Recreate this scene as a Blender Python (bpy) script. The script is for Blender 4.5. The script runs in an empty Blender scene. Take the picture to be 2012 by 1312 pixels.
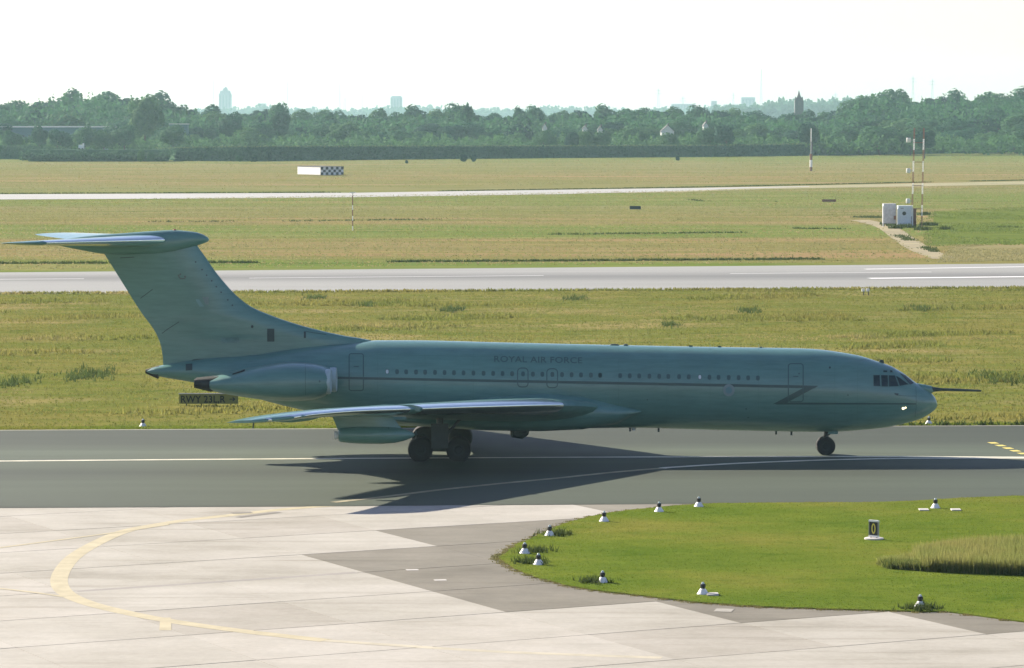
import bpy, math, random
import numpy as np
from mathutils import Vector

random.seed(7)
rng = np.random.default_rng(7)
SC = bpy.context.scene
COL = SC.collection

# ------------------------------------------------------------------ camera
W, H = 2012.0, 1312.0
FPX, HZ, CZ, CY = 6858.0, 225.0, 17.6, -180.0
PITCH = math.atan((H / 2 - HZ) / FPX)
cam = bpy.data.cameras.new('camera')
cam.sensor_width = 36.0
cam.lens = 36.0 * FPX / W
cam.clip_start, cam.clip_end = 1.0, 20000.0
camo = bpy.data.objects.new('camera', cam)
COL.objects.link(camo)
camo.location = (0, CY, CZ)
camo.rotation_euler = (math.pi / 2 - PITCH, 0, 0)
SC.camera = camo

# ------------------------------------------------------------------ light
SUN_TO = Vector((-1.55, 1.30, 1.0)).normalized()
ELEV = math.asin(SUN_TO.z)
AZ = math.atan2(SUN_TO.x, SUN_TO.y)
world = bpy.data.worlds.new('World')
SC.world = world
world.use_nodes = True
wn = world.node_tree.nodes
wl = world.node_tree.links
bg = wn['Background']
sky = wn.new('ShaderNodeTexSky')
sky.sky_type = 'NISHITA'
sky.sun_disc = False
sky.sun_elevation = ELEV
sky.sun_rotation = AZ
sky.altitude = 40
sky.air_density = 0.95
sky.dust_density = 0.6
sky.ozone_density = 0.2
# hazy summer air: the sky is a little whiter than the clear-air model
tint = wn.new('ShaderNodeMix')
tint.data_type = 'RGBA'
tint.blend_type = 'MULTIPLY'
tint.inputs[0].default_value = 1.0
tint.inputs[7].default_value = (1.08, 1.0, 1.22, 1)
wl.new(sky.outputs[0], tint.inputs[6])
wl.new(tint.outputs[2], bg.inputs[0])
bg.inputs[1].default_value = 0.057
sun = bpy.data.lights.new('sun', 'SUN')
sun.energy = 5.0
sun.angle = math.radians(0.5)
sun.color = (1.0, 0.90, 0.76)
suno = bpy.data.objects.new('sun', sun)
COL.objects.link(suno)
suno.location = (0, 0, 60)
suno.rotation_euler = (-SUN_TO).to_track_quat('-Z', 'Y').to_euler()
SC.view_settings.view_transform = 'Standard'
SC.view_settings.look = 'None'
SC.view_settings.gamma = 1.0
SC.view_settings.use_curve_mapping = False
SC.view_settings.exposure = 1.3
try:
    SC.cycles.max_bounces = 6
    SC.cycles.diffuse_bounces = 3
    SC.cycles.glossy_bounces = 3
    SC.cycles.transmission_bounces = 3
    SC.cycles.volume_bounces = 1
    SC.cycles.transparent_max_bounces = 6
    SC.cycles.use_denoising = True
except Exception:
    pass

# ------------------------------------------------------------------ helpers
CP, SP = math.cos(PITCH), math.sin(PITCH)
CAMP = np.array((0.0, CY, CZ))


def ray(px, py):
    u, v = px - W / 2, py - H / 2
    d = np.array((u, FPX * CP - v * SP, -FPX * SP - v * CP))
    return d / np.linalg.norm(d)


def gnd(px, py, z=0.0):
    d = ray(px, py)
    t = (z - CZ) / d[2]
    p = CAMP + t * d
    return (p[0], p[1], z)


def onY(px, py, Y=0.0):
    d = ray(px, py)
    t = (Y - CY) / d[1]
    p = CAMP + t * d
    return (p[0], Y, p[2])


def proj(P):
    r = np.array(P) - CAMP
    f = r[1] * CP - r[2] * SP
    return (W / 2 + FPX * r[0] / f, H / 2 - FPX * (r[1] * SP + r[2] * CP) / f)


ORG = {}


def tag(o, label=None, cat=None, group=None, kind=None):
    if label: o['label'] = label
    if cat: o['category'] = cat
    if group: o['group'] = group
    if kind: o['kind'] = kind
    return o


def empty(name, loc, label, cat, group=None):
    o = bpy.data.objects.new(name, None)
    o.empty_display_size = 0.5
    COL.objects.link(o)
    o.location = loc
    ORG[o.name] = np.array(loc, float)
    return tag(o, label, cat, group)


def link(name, me, mat=None, parent=None, loc=None):
    o = bpy.data.objects.new(name, me)
    COL.objects.link(o)
    if mat is not None:
        me.materials.append(mat)
    if parent is not None:
        o.parent = parent
        ORG[o.name] = ORG[parent.name]
    elif loc is not None:
        o.location = loc
        ORG[o.name] = np.array(loc, float)
    else:
        ORG[o.name] = np.zeros(3)
    return o


class MB:
    def __init__(s):
        s.v, s.f = [], []

    def add(s, vs, fs):
        b = len(s.v)
        s.v += [tuple(map(float, p)) for p in vs]
        s.f += [tuple(b + i for i in f) for f in fs]
        return s

    def box(s, c, size, rz=0.0, taper=1.0):
        cx, cy, cz = c
        x, y, z = size[0] / 2, size[1] / 2, size[2] / 2
        ca, sa = math.cos(rz), math.sin(rz)
        vs = []
        for dz, t in ((-z, 1.0), (z, taper)):
            for dx, dy in ((-x, -y), (x, -y), (x, y), (-x, y)):
                dx, dy = dx * t, dy * t
                vs.append((cx + dx * ca - dy * sa, cy + dx * sa + dy * ca, cz + dz))
        return s.add(vs, [(3, 2, 1, 0), (4, 5, 6, 7), (0, 1, 5, 4), (1, 2, 6, 5), (2, 3, 7, 6), (3, 0, 4, 7)])

    def tube(s, pts, radii, n=10, caps=True):
        pts = [Vector(p) for p in pts]
        if not hasattr(radii, '__len__'):
            radii = [radii] * len(pts)
        rings = []
        for i, p in enumerate(pts):
            d = (pts[min(i + 1, len(pts) - 1)] - pts[max(i - 1, 0)]).normalized()
            a = Vector((0, 0, 1)) if abs(d.z) < 0.9 else Vector((1, 0, 0))
            u = d.cross(a).normalized()
            w = u.cross(d).normalized()
            rings.append([p + (u * math.cos(2 * math.pi * k / n) + w * math.sin(2 * math.pi * k / n)) * radii[i] for k in range(n)])
        return s.loft(rings, caps)

    def loft(s, rings, caps=True, closed=True):
        n = len(rings[0])
        vs = [p for r in rings for p in r]
        fs = []
        for i in range(len(rings) - 1):
            for k in range(n if closed else n - 1):
                a, b = i * n + k, i * n + (k + 1) % n
                fs.append((a, b, b + n, a + n))
        if caps:
            fs.append(tuple(range(n))[::-1])
            fs.append(tuple(range((len(rings) - 1) * n, len(rings) * n)))
        return s.add(vs, fs)

    def poly(s, pts):
        return s.add(pts, [tuple(range(len(pts)))])

    def prism(s, pts, z0, z1):
        n = len(pts)
        vs = [(p[0], p[1], z0) for p in pts] + [(p[0], p[1], z1) for p in pts]
        fs = [tuple(range(n))[::-1], tuple(range(n, 2 * n))] + [(k, (k + 1) % n, n + (k + 1) % n, n + k) for k in range(n)]
        return s.add(vs, fs)

    def build(s, name, mat=None, parent=None, smooth=False, loc=None, normals=True):
        org = ORG[parent.name] if parent is not None else (np.array(loc, float) if loc is not None else np.zeros(3))
        me = bpy.data.meshes.new(name)
        me.from_pydata([(p[0] - org[0], p[1] - org[1], p[2] - org[2]) for p in s.v], [], s.f)
        if normals:
            import bmesh
            bm = bmesh.new()
            bm.from_mesh(me)
            bmesh.ops.recalc_face_normals(bm, faces=bm.faces)
            bm.to_mesh(me)
            bm.free()
        if smooth:
            me.polygons.foreach_set('use_smooth', [True] * len(me.polygons))
            try:
                me.set_sharp_from_angle(angle=math.radians(38))
            except Exception:
                pass
        me.update()
        return link(name, me, mat, parent, loc)


def np_mesh(name, V, F):
    """V (n,3), F (m,k) constant k"""
    me = bpy.data.meshes.new(name)
    V = np.ascontiguousarray(V, dtype=np.float32)
    F = np.ascontiguousarray(F, dtype=np.int32)
    m, k = F.shape
    me.vertices.add(len(V))
    me.vertices.foreach_set('co', V.ravel())
    me.loops.add(m * k)
    me.loops.foreach_set('vertex_index', F.ravel())
    me.polygons.add(m)
    me.polygons.foreach_set('loop_start', np.arange(0, m * k, k, dtype=np.int32))
    me.polygons.foreach_set('loop_total', np.full(m, k, dtype=np.int32))
    me.update()
    me.validate()
    return me


def interp(xs, ys):
    """monotone cubic (pchip) interpolation"""
    xs, ys = np.array(xs, float), np.array(ys, float)
    o = np.argsort(xs)
    xs, ys = xs[o], ys[o]
    h = np.diff(xs)
    dl = np.diff(ys) / h
    m = np.zeros(len(xs))
    for i in range(1, len(xs) - 1):
        if dl[i - 1] * dl[i] > 0:
            w1, w2 = 2 * h[i] + h[i - 1], h[i] + 2 * h[i - 1]
            m[i] = (w1 + w2) / (w1 / dl[i - 1] + w2 / dl[i])
    m[0], m[-1] = dl[0], dl[-1]

    def f(x):
        x = min(max(x, xs[0]), xs[-1])
        i = min(max(int(np.searchsorted(xs, x)) - 1, 0), len(xs) - 2)
        t = (x - xs[i]) / h[i]
        return ((2 * t**3 - 3 * t**2 + 1) * ys[i] + (t**3 - 2 * t**2 + t) * h[i] * m[i]
                + (-2 * t**3 + 3 * t**2) * ys[i + 1] + (t**3 - t**2) * h[i] * m[i + 1])
    return f


# ------------------------------------------------------------------ materials
def new_mat(name):
    m = bpy.data.materials.new(name)
    m.use_nodes = True
    return m, m.node_tree.nodes, m.node_tree.links, m.node_tree.nodes['Principled BSDF']


def noise(n, l, scale, detail=4.0, stretch=None, rough=0.55, obj=False):
    t = n.new('ShaderNodeTexNoise')
    t.inputs['Scale'].default_value = scale
    t.inputs['Detail'].default_value = detail
    t.inputs['Roughness'].default_value = rough
    if obj:
        src = n.new('ShaderNodeTexCoord').outputs['Object']
    else:
        src = n.new('ShaderNodeNewGeometry').outputs['Position']
    mp = n.new('ShaderNodeMapping')
    if stretch:
        mp.inputs['Scale'].default_value = stretch
    l.new(src, mp.inputs[0])
    l.new(mp.outputs[0], t.inputs['Vector'])
    return t.outputs['Fac']


def ramp(n, l, fac, stops):
    r = n.new('ShaderNodeValToRGB')
    e = r.color_ramp.elements
    while len(e) < len(stops):
        e.new(0.5)
    for el, (p, c) in zip(e, stops):
        el.position = p
        el.color = (*c, 1)
    if fac is not None:
        l.new(fac, r.inputs[0])
    return r.outputs[0]


def mix(n, l, a, b, fac, mode='MIX'):
    m = n.new('ShaderNodeMix')
    m.data_type = 'RGBA'
    m.blend_type = mode
    for i, s in ((6, a), (7, b)):
        if isinstance(s, tuple):
            m.inputs[i].default_value = (*s, 1)
        else:
            l.new(s, m.inputs[i])
    if isinstance(fac, float):
        m.inputs[0].default_value = fac
    else:
        l.new(fac, m.inputs[0])
    return m.outputs[2]


def bump(n, l, p, h, strength=0.3, dist=0.1):
    b = n.new('ShaderNodeBump')
    b.inputs['Strength'].default_value = strength
    b.inputs['Distance'].default_value = dist
    l.new(h, b.inputs['Height'])
    l.new(b.outputs[0], p.inputs['Normal'])


def flat(name, col, rough=0.6, metal=0.0, var=0.12, scale=3.0, spec=0.5, emit=None):
    m, n, l, p = new_mat(name)
    f = noise(n, l, scale, 3.0, obj=True)
    a = tuple(c * (1 - var) for c in col)
    b = tuple(min(1, c * (1 + var)) for c in col)
    l.new(ramp(n, l, f, [(0.3, a), (0.7, b)]), p.inputs['Base Color'])
    p.inputs['Roughness'].default_value = rough
    p.inputs['Metallic'].default_value = metal
    p.inputs['Specular IOR Level'].default_value = spec
    if emit:
        p.inputs['Emission Color'].default_value = (*emit[0], 1)
        p.inputs['Emission Strength'].default_value = emit[1]
    return m


def paint_mat(name, col, rough=0.38):
    m, n, l, p = new_mat(name)
    big = noise(n, l, 0.35, 4.0, (1, 1, 1.6), obj=True)
    st = noise(n, l, 1.6, 5.0, (0.5, 1, 4.0), 0.65, obj=True)
    c = ramp(n, l, big, [(0.3, tuple(x * 0.93 for x in col)), (0.7, tuple(x * 1.06 for x in col))])
    c2 = ramp(n, l, st, [(0.32, (0.76, 0.78, 0.80)), (0.50, (0.95, 0.95, 0.95)), (0.64, (1.05, 1.05, 1.05))])
    l.new(mix(n, l, c, c2, 0.7, 'MULTIPLY'), p.inputs['Base Color'])
    p.inputs['Roughness'].default_value = rough
    l.new(ramp(n, l, st, [(0.3, (rough + .1,) * 3), (0.7, (rough - .05,) * 3)]), p.inputs['Roughness'])
    p.inputs['Specular IOR Level'].default_value = 0.5
    p.inputs['Coat Weight'].default_value = 0.6
    p.inputs['Coat Roughness'].default_value = 0.12
    return m


M = {}
M['paint'] = paint_mat('aircraft grey-green paint', (0.102, 0.235, 0.205))
M['stripe'] = flat('dark stripe paint', (0.042, 0.09, 0.082), 0.45, var=0.05)
M['seal'] = flat('door seal', (0.05, 0.105, 0.10), 0.6, var=0.1)
M['letter'] = flat('faded lettering', (0.052, 0.115, 0.11), 0.5, var=0.08)
M['panel'] = flat('dark access panel', (0.03, 0.055, 0.055), 0.6)
M['metal'] = flat('polished alloy', (0.93, 0.96, 0.88), 0.22, 1.0, var=0.04)
M['soot'] = flat('sooty exhaust metal', (0.018, 0.021, 0.019), 0.75, 0.0)
M['dark'] = flat('black hole lining', (0.012, 0.013, 0.013), 0.8)
M['tyre'] = flat('tyre rubber', (0.018, 0.019, 0.018), 0.85)
M['rim'] = flat('wheel hub', (0.022, 0.027, 0.026), 0.5, 0.4)
M['gear'] = flat('gear leg paint', (0.035, 0.05, 0.048), 0.5)
M['winglass'] = flat('cabin window glass', (0.042, 0.10, 0.095), 0.35, var=0.05)
M['cockpit'] = flat('cockpit glass', (0.012, 0.028, 0.03), 0.08, var=0.05)
M['roundel_pink'] = flat('faded roundel pink', (0.18, 0.255, 0.255), 0.5, var=0.04)
M['roundel_blue'] = flat('faded roundel blue', (0.115, 0.24, 0.255), 0.5, var=0.04)
M['flash_blue'] = flat('faded pale blue flash', (0.17, 0.31, 0.30), 0.5, var=0.05)
M['flash_pink'] = flat('faded pink flash', (0.165, 0.235, 0.225), 0.5, var=0.05)
M['badge'] = flat('badge print', (0.09, 0.12, 0.11), 0.6)
M['lamp'] = flat('lit landing lamp', (0.9, 0.85, 0.7), 0.3, emit=((1.0, 0.75, 0.42), 1.2))
M['white'] = flat('white enamel', (0.78, 0.78, 0.76), 0.5, var=0.05)
M['black'] = flat('black enamel', (0.015, 0.015, 0.015), 0.5)
M['glass'] = flat('lamp glass and painted glint', (0.55, 0.62, 0.62), 0.1)
M['red'] = flat('warning red paint', (0.36, 0.07, 0.045), 0.6)
M['galv'] = flat('weathered grey steel', (0.30, 0.31, 0.31), 0.5, 0.3)
M['yellowsign'] = flat('yellow sign face', (0.20, 0.20, 0.045), 0.55, var=0.05)
M['signtext'] = flat('sign lettering', (0.012, 0.014, 0.012), 0.6)
M['cabinet'] = flat('white cabinet paint', (0.62, 0.68, 0.74), 0.5, var=0.06)
M['rust'] = flat('red brown boards', (0.22, 0.11, 0.075), 0.8)
M['concrete_base'] = flat('small concrete pad', (0.48, 0.46, 0.42), 0.85, var=0.1)
M['oval'] = flat('yellow glyph', (0.70, 0.58, 0.10), 0.5, var=0.04)
M['yellowline'] = flat('pale yellow line paint', (0.425, 0.375, 0.235), 0.7, var=0.14, scale=1.2)
M['paleline'] = flat('pale line paint', (0.62, 0.59, 0.45), 0.6, var=0.2, scale=0.8)
M['whiteline'] = flat('white runway paint', (0.80, 0.80, 0.78), 0.7, var=0.05, scale=0.3)
M['wall_white'] = flat('white render', (0.62, 0.63, 0.62), 0.8)
M['roof_dark'] = flat('dark roof tiles', (0.09, 0.085, 0.085), 0.8)
M['roof_pale'] = flat('pale flat roof', (0.60, 0.62, 0.62), 0.7)
M['shed_wall'] = flat('blue-grey shed cladding', (0.10, 0.19, 0.20), 0.7)
M['tower_grey'] = flat('grey office facade', (0.16, 0.18, 0.21), 0.6)
M['tower_glass'] = flat('dark office glazing', (0.07, 0.09, 0.11), 0.3)
M['mast'] = flat('mast steel', (0.20, 0.20, 0.21), 0.6)
M['church'] = flat('grey church stone', (0.07, 0.075, 0.075), 0.8)
M['bark'] = flat('bark', (0.07, 0.055, 0.04), 0.9)
M['dirt'] = flat('sandy dirt', (0.25, 0.21, 0.105), 0.9, var=0.2, scale=0.15)


def grass_mat(name, stops, stretch=(0.012, 0.05, 0.05), fine=0.9, tone=None):
    m, n, l, p = new_mat(name)
    a = noise(n, l, 1.0, 5.0, stretch, 0.6)
    b = noise(n, l, fine, 6.0, (0.35, 1.0, 1.0), 0.7)
    c = ramp(n, l, a, stops)
    w = noise(n, l, 1.0, 4.0, tuple(v * 4.5 for v in stretch), 0.65)
    c = mix(n, l, c, ramp(n, l, w, [(0.30, (1.26, 1.18, 1.16)), (0.46, (1, 1, 1)), (0.56, (0.96, 0.98, 0.95)), (0.72, (0.50, 0.68, 0.50))]), 0.9, 'MULTIPLY')
    if tone:
        g = n.new('ShaderNodeNewGeometry')
        sp = n.new('ShaderNodeSeparateXYZ')
        l.new(g.outputs['Position'], sp.inputs[0])
        wob = n.new('ShaderNodeMath')
        wob.operation = 'MULTIPLY_ADD'
        l.new(noise(n, l, 1.0, 4.0, (0.006, 0.012, 0.01)), wob.inputs[0])
        wob.inputs[1].default_value = 90.0
        l.new(sp.outputs['Y'], wob.inputs[2])
        mr = n.new('ShaderNodeMapRange')
        mr.inputs[1].default_value = tone[0] + 45
        mr.inputs[2].default_value = tone[1] + 45
        l.new(wob.outputs[0], mr.inputs[0])
        c = mix(n, l, c, ramp(n, l, mr.outputs[0], tone[2]), 1.0, 'MULTIPLY')
    d = ramp(n, l, b, [(0.25, (0.78, 0.80, 0.76)), (0.5, (1, 1, 1)), (0.8, (1.0, 1.0, 1.0))])
    l.new(mix(n, l, c, d, 0.9, 'MULTIPLY'), p.inputs['Base Color'])
    p.inputs['Roughness'].default_value = 0.9
    p.inputs['Specular IOR Level'].default_value = 0.0
    bump(n, l, p, b, 0.6, 0.15)
    return m


def blade_mat(name, stops, stretch=(0.03, 0.06, 0.06), trans=0.5):
    m, n, l, p = new_mat(name)
    a = noise(n, l, 1.0, 5.0, stretch, 0.6)
    c = ramp(n, l, a, stops)
    g = n.new('ShaderNodeNewGeometry')
    r = ramp(n, l, g.outputs['Random Per Island'], [(0.0, (1.05, 1.08, 1.0)), (0.6, (1.25, 1.25, 1.25)), (1.0, (1.5, 1.45, 1.4))])
    c2 = mix(n, l, c, r, 1.0, 'MULTIPLY')
    l.new(c2, p.inputs['Base Color'])
    p.inputs['Roughness'].default_value = 0.7
    p.inputs['Specular IOR Level'].default_value = 0.03
    t = n.new('ShaderNodeBsdfTranslucent')
    l.new(c2, t.inputs[0])
    ms = n.new('ShaderNodeMixShader')
    ms.inputs[0].default_value = trans
    l.new(p.outputs[0], ms.inputs[1])
    l.new(t.outputs[0], ms.inputs[2])
    l.new(ms.outputs[0], n['Material Output'].inputs[0])
    return m


MEADOW = [(0.25, (0.105, 0.138, 0.026)), (0.42, (0.185, 0.17, 0.05)), (0.52, (0.130, 0.150, 0.034)), (0.64, (0.245, 0.205, 0.085)), (0.8, (0.165, 0.155, 0.042))]
FARM = [(0.25, (0.155, 0.175, 0.06)), (0.42, (0.22, 0.20, 0.09)), (0.52, (0.165, 0.18, 0.06)), (0.64, (0.26, 0.205, 0.105)), (0.8, (0.19, 0.19, 0.07))]
LAWN = [(0.28, (0.085, 0.140, 0.018)), (0.5, (0.130, 0.168, 0.026)), (0.68, (0.180, 0.180, 0.040))]
G_, T_, O_ = (0.80, 0.98, 0.72), (1.10, 0.96, 0.98), (1.0, 1.0, 1.0)
TONE = (230.0, 1230.0, [(0.0, G_), (0.02, T_), (0.085, T_), (0.10, G_), (0.14, G_), (0.16, T_), (0.25, O_), (0.28, G_), (0.36, G_), (0.40, O_), (0.55, T_), (0.85, O_), (1.0, G_)])
M['ground'] = grass_mat('far grassland', FARM, (0.006, 0.03, 0.03), tone=TONE)
M['meadow'] = grass_mat('meadow grass', MEADOW, (0.035, 0.07, 0.07))
M['lawn'] = grass_mat('mown lawn', LAWN, (0.08, 0.12, 0.12), 3.0)
M['greenfield'] = grass_mat('bright green field', [(0.3, (0.11, 0.15, 0.03)), (0.7, (0.15, 0.17, 0.05))], (0.02, 0.05, 0.05))
M['tanfield'] = grass_mat('mown tan field', [(0.3, (0.26, 0.225, 0.115)), (0.7, (0.21, 0.195, 0.09))], (0.01, 0.2, 0.1))
M['meadow_blade'] = blade_mat('meadow blades', MEADOW)
M['far_blade'] = blade_mat('far meadow blades', FARM, (0.01, 0.04, 0.04))
M['lawn_blade'] = blade_mat('lawn blades', LAWN, (0.08, 0.12, 0.1))
M['tall_blade'] = blade_mat('ripe tall grass', [(0.3, (0.15, 0.185, 0.05)), (0.7, (0.23, 0.21, 0.075))], (0.25, 0.25, 0.25), 0.6)
M['verge_blade'] = blade_mat('dark verge grass', [(0.3, (0.045, 0.070, 0.02)), (0.7, (0.07, 0.09, 0.028))], (0.05, 0.1, 0.1), 0.3)


def leaf_mat(name, lo, hi, trans=0.3):
    m, n, l, p = new_mat(name)
    oi = n.new('ShaderNodeObjectInfo')
    g = n.new('ShaderNodeNewGeometry')
    c = ramp(n, l, oi.outputs['Random'], [(0.0, lo), (1.0, hi)])
    r = ramp(n, l, g.outputs['Random Per Island'], [(0.0, (0.75, 0.78, 0.8)), (0.5, (1, 1, 1)), (1.0, (1.22, 1.2, 1.1))])
    c2 = mix(n, l, c, r, 1.0, 'MULTIPLY')
    l.new(c2, p.inputs['Base Color'])
    p.inputs['Roughness'].default_value = 0.65
    p.inputs['Specular IOR Level'].default_value = 0.03
    t = n.new('ShaderNodeBsdfTranslucent')
    l.new(c2, t.inputs[0])
    ms = n.new('ShaderNodeMixShader')
    ms.inputs[0].default_value = trans
    l.new(p.outputs[0], ms.inputs[1])
    l.new(t.outputs[0], ms.inputs[2])
    l.new(ms.outputs[0], n['Material Output'].inputs[0])
    return m


M['leaf'] = leaf_mat('broad leaves', (0.028, 0.105, 0.052), (0.06, 0.155, 0.062))
M['leaf_pale'] = leaf_mat('pale leaves', (0.06, 0.155, 0.06), (0.085, 0.18, 0.065))
M['leaf_dark'] = leaf_mat('dark leaves', (0.016, 0.066, 0.042), (0.026, 0.088, 0.05), 0.15)
M['leaf_bank'] = leaf_mat('hedge leaves', (0.065, 0.14, 0.075), (0.07, 0.145, 0.078), 0.2)


def paved(name, lo, hi, stretch, bands=None, fine=6.0, rough=0.8, bstr=0.15, stains=False):
    m, n, l, p = new_mat(name)
    a = noise(n, l, 1.0, 5.0, stretch, 0.6)
    b = noise(n, l, fine, 4.0, None, 0.7)
    c = ramp(n, l, a, [(0.3, lo), (0.7, hi)])
    d = ramp(n, l, b, [(0.3, (0.88, 0.88, 0.88)), (0.7, (1.04, 1.04, 1.04))])
    c = mix(n, l, c, d, 0.8, 'MULTIPLY')
    if stains:
        e1 = noise(n, l, 1.0, 6.0, (0.10, 0.16, 1), 0.62)
        c = mix(n, l, c, ramp(n, l, e1, [(0.28, (0.66, 0.65, 0.60)), (0.45, (0.92, 0.915, 0.89)), (0.62, (1.05, 1.05, 1.05))]), 1.0, 'MULTIPLY')
        e2 = noise(n, l, 1.0, 5.0, (0.05, 0.9, 1), 0.7)
        c = mix(n, l, c, ramp(n, l, e2, [(0.28, (0.74, 0.73, 0.69)), (0.46, (1, 1, 1))]), 1.0, 'MULTIPLY')
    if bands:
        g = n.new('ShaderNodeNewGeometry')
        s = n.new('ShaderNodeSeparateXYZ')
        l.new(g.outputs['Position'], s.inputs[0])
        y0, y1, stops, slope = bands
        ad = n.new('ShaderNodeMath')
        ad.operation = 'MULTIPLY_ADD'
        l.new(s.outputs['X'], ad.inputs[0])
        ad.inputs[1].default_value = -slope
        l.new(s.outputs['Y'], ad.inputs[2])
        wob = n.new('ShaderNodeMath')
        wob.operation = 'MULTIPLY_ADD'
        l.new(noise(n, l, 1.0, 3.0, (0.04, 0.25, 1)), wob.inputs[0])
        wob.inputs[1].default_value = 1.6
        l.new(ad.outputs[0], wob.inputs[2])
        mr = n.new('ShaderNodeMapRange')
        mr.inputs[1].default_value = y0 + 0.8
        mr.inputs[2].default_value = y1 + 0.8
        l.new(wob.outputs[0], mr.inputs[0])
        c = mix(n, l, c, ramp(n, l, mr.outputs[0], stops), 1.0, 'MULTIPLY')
    l.new(c, p.inputs['Base Color'])
    p.inputs['Roughness'].default_value = rough
    p.inputs['Specular IOR Level'].default_value = 0.3
    bump(n, l, p, b, bstr, 0.02)
    return m


g1 = lambda v: (v, v, v)
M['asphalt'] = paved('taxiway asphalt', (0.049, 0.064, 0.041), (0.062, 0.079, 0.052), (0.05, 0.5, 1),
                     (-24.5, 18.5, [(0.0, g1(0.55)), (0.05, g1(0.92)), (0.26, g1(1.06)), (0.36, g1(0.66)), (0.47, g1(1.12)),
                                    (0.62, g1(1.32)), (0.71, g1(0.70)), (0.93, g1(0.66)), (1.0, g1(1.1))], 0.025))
M['runway'] = paved('runway surface', (0.245, 0.245, 0.222), (0.285, 0.285, 0.26), (0.02, 0.3, 1),
                    (165, 227, [(0.0, g1(1.08)), (0.38, g1(1.0)), (0.45, g1(0.78)), (0.54, g1(0.60)), (0.64, g1(0.82)), (0.72, g1(1.04)), (1.0, g1(1.1))], 0.06), rough=0.7)
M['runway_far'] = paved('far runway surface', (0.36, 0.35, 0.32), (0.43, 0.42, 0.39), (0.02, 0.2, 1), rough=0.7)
M['joint'] = paved('apron joint bed', (0.17, 0.16, 0.14), (0.22, 0.205, 0.175), (0.3, 0.3, 1))
SLAB = []
for i, (lo, hi) in enumerate((((0.365, 0.345, 0.295), (0.42, 0.40, 0.345)), ((0.385, 0.365, 0.315), (0.44, 0.415, 0.36)),
                              ((0.33, 0.31, 0.26), (0.385, 0.36, 0.31)), ((0.165, 0.152, 0.118), (0.215, 0.198, 0.155)),
                              ((0.18, 0.167, 0.13), (0.235, 0.217, 0.172)))):
    SLAB.append(paved('apron slab %d' % i, lo, hi, (0.35, 0.5, 1), None, 4.0, stains=True))

# ------------------------------------------------------------------ ground sheets
GX, GY0, GY1 = 1500.0, -215.0, 13900.0
MB().add([(-GX, GY0, 0), (GX, GY0, 0), (GX, GY1, 0), (-GX, GY1, 0)], [(0, 1, 2, 3)]).build('ground', M['ground'])['kind'] = 'structure'


def sheet(name, pts, z, mat, kind='structure', parent=None):
    """flat sheet from a list of picture points dropped on the ground"""
    P = [gnd(x, y, z) for x, y in pts]
    o = MB().poly(P).build(name, mat, parent)
    if kind and parent is None:
        o['kind'] = kind
    return o


def line_sheet(name, pts, w, z, mat, parent=None, taper=None):
    """painted line of real width w following ground points"""
    P = [Vector(gnd(x, y, z)) for x, y in pts]
    # smooth by catmull-rom
    Q = []
    for i in range(len(P) - 1):
        p0, p1, p2, p3 = P[max(i - 1, 0)], P[i], P[i + 1], P[min(i + 2, len(P) - 1)]
        steps = 6 if len(P) > 2 else 1
        for k in range(steps):
            t = k / steps
            Q.append(0.5 * ((2 * p1) + (p2 - p0) * t + (2 * p0 - 5 * p1 + 4 * p2 - p3) * t * t + (3 * p1 - p0 - 3 * p2 + p3) * t**3))
    Q.append(P[-1])
    L, R = [], []
    for i, q in enumerate(Q):
        d = Q[min(i + 1, len(Q) - 1)] - Q[max(i - 1, 0)]
        nrm = Vector((-d.y, d.x, 0)).normalized() * (w / 2)
        L.append(q + nrm)
        R.append(q - nrm)
    n = len(Q)
    o = MB().add(L + R, [(i, i + 1, n + i + 1, n + i) for i in range(n - 1)]).build(name, mat, parent)
    if parent is None:
        o['kind'] = 'structure'
    return o


# meadow between taxiway and first runway
sheet('meadow', [(-120, 845.5), (2130, 835), (2130, 564), (-120, 577)], 0.012, M['meadow'])
runway = sheet('runway', [(-120, 578.5), (2130, 563), (2130, 516.5), (-120, 536)], 0.022, M['runway'])
sheet('worn_verge', [(1230, 379), (1340, 377), (1500, 371), (2130, 360), (2130, 353.5), (1338, 369.5), (1230, 371)], 0.026, grass_mat('pale worn grass', [(0.3, (0.30, 0.275, 0.17)), (0.7, (0.37, 0.345, 0.23))]))
far_runway = sheet('far_runway', [(-120, 392), (0, 391.5), (350, 390), (700, 387), (1100, 381), (1340, 375), (1450, 370.2), (1590, 366.5), (1590, 365.6), (1340, 369.3), (1000, 374), (690, 378.5), (0, 381.5), (-120, 382)], 0.03, M['runway_far'])
sheet('field', [(1830, 481), (2130, 477), (2130, 405), (1835, 414)], 0.016, M['greenfield'])
sheet('hayfield', [(1850, 514), (2130, 507), (2130, 479), (1880, 483)], 0.02, M['tanfield'])
line_sheet('dirt_path', [(1690, 432), (1740, 445), (1775, 468), (1810, 490), (1858, 508)], 3.2, 0.026, M['dirt'])
# runway paint
for nm, pts, w in (('runway_marking', [(1708, 546.5), (2130, 542)], 1.7), ('runway_marking', [(1700, 528.5), (2130, 522)], 1.1),
                   ('runway_marking', [(490, 546), (1068, 541)], 0.45), ('runway_marking', [(1435, 537.2), (1830, 534)], 0.45),
                   ('runway_marking', [(-60, 548.6), (165, 547.4)], 0.5)):
    line_sheet(nm, pts, w, 0.034, M['whiteline'], runway)
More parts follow.
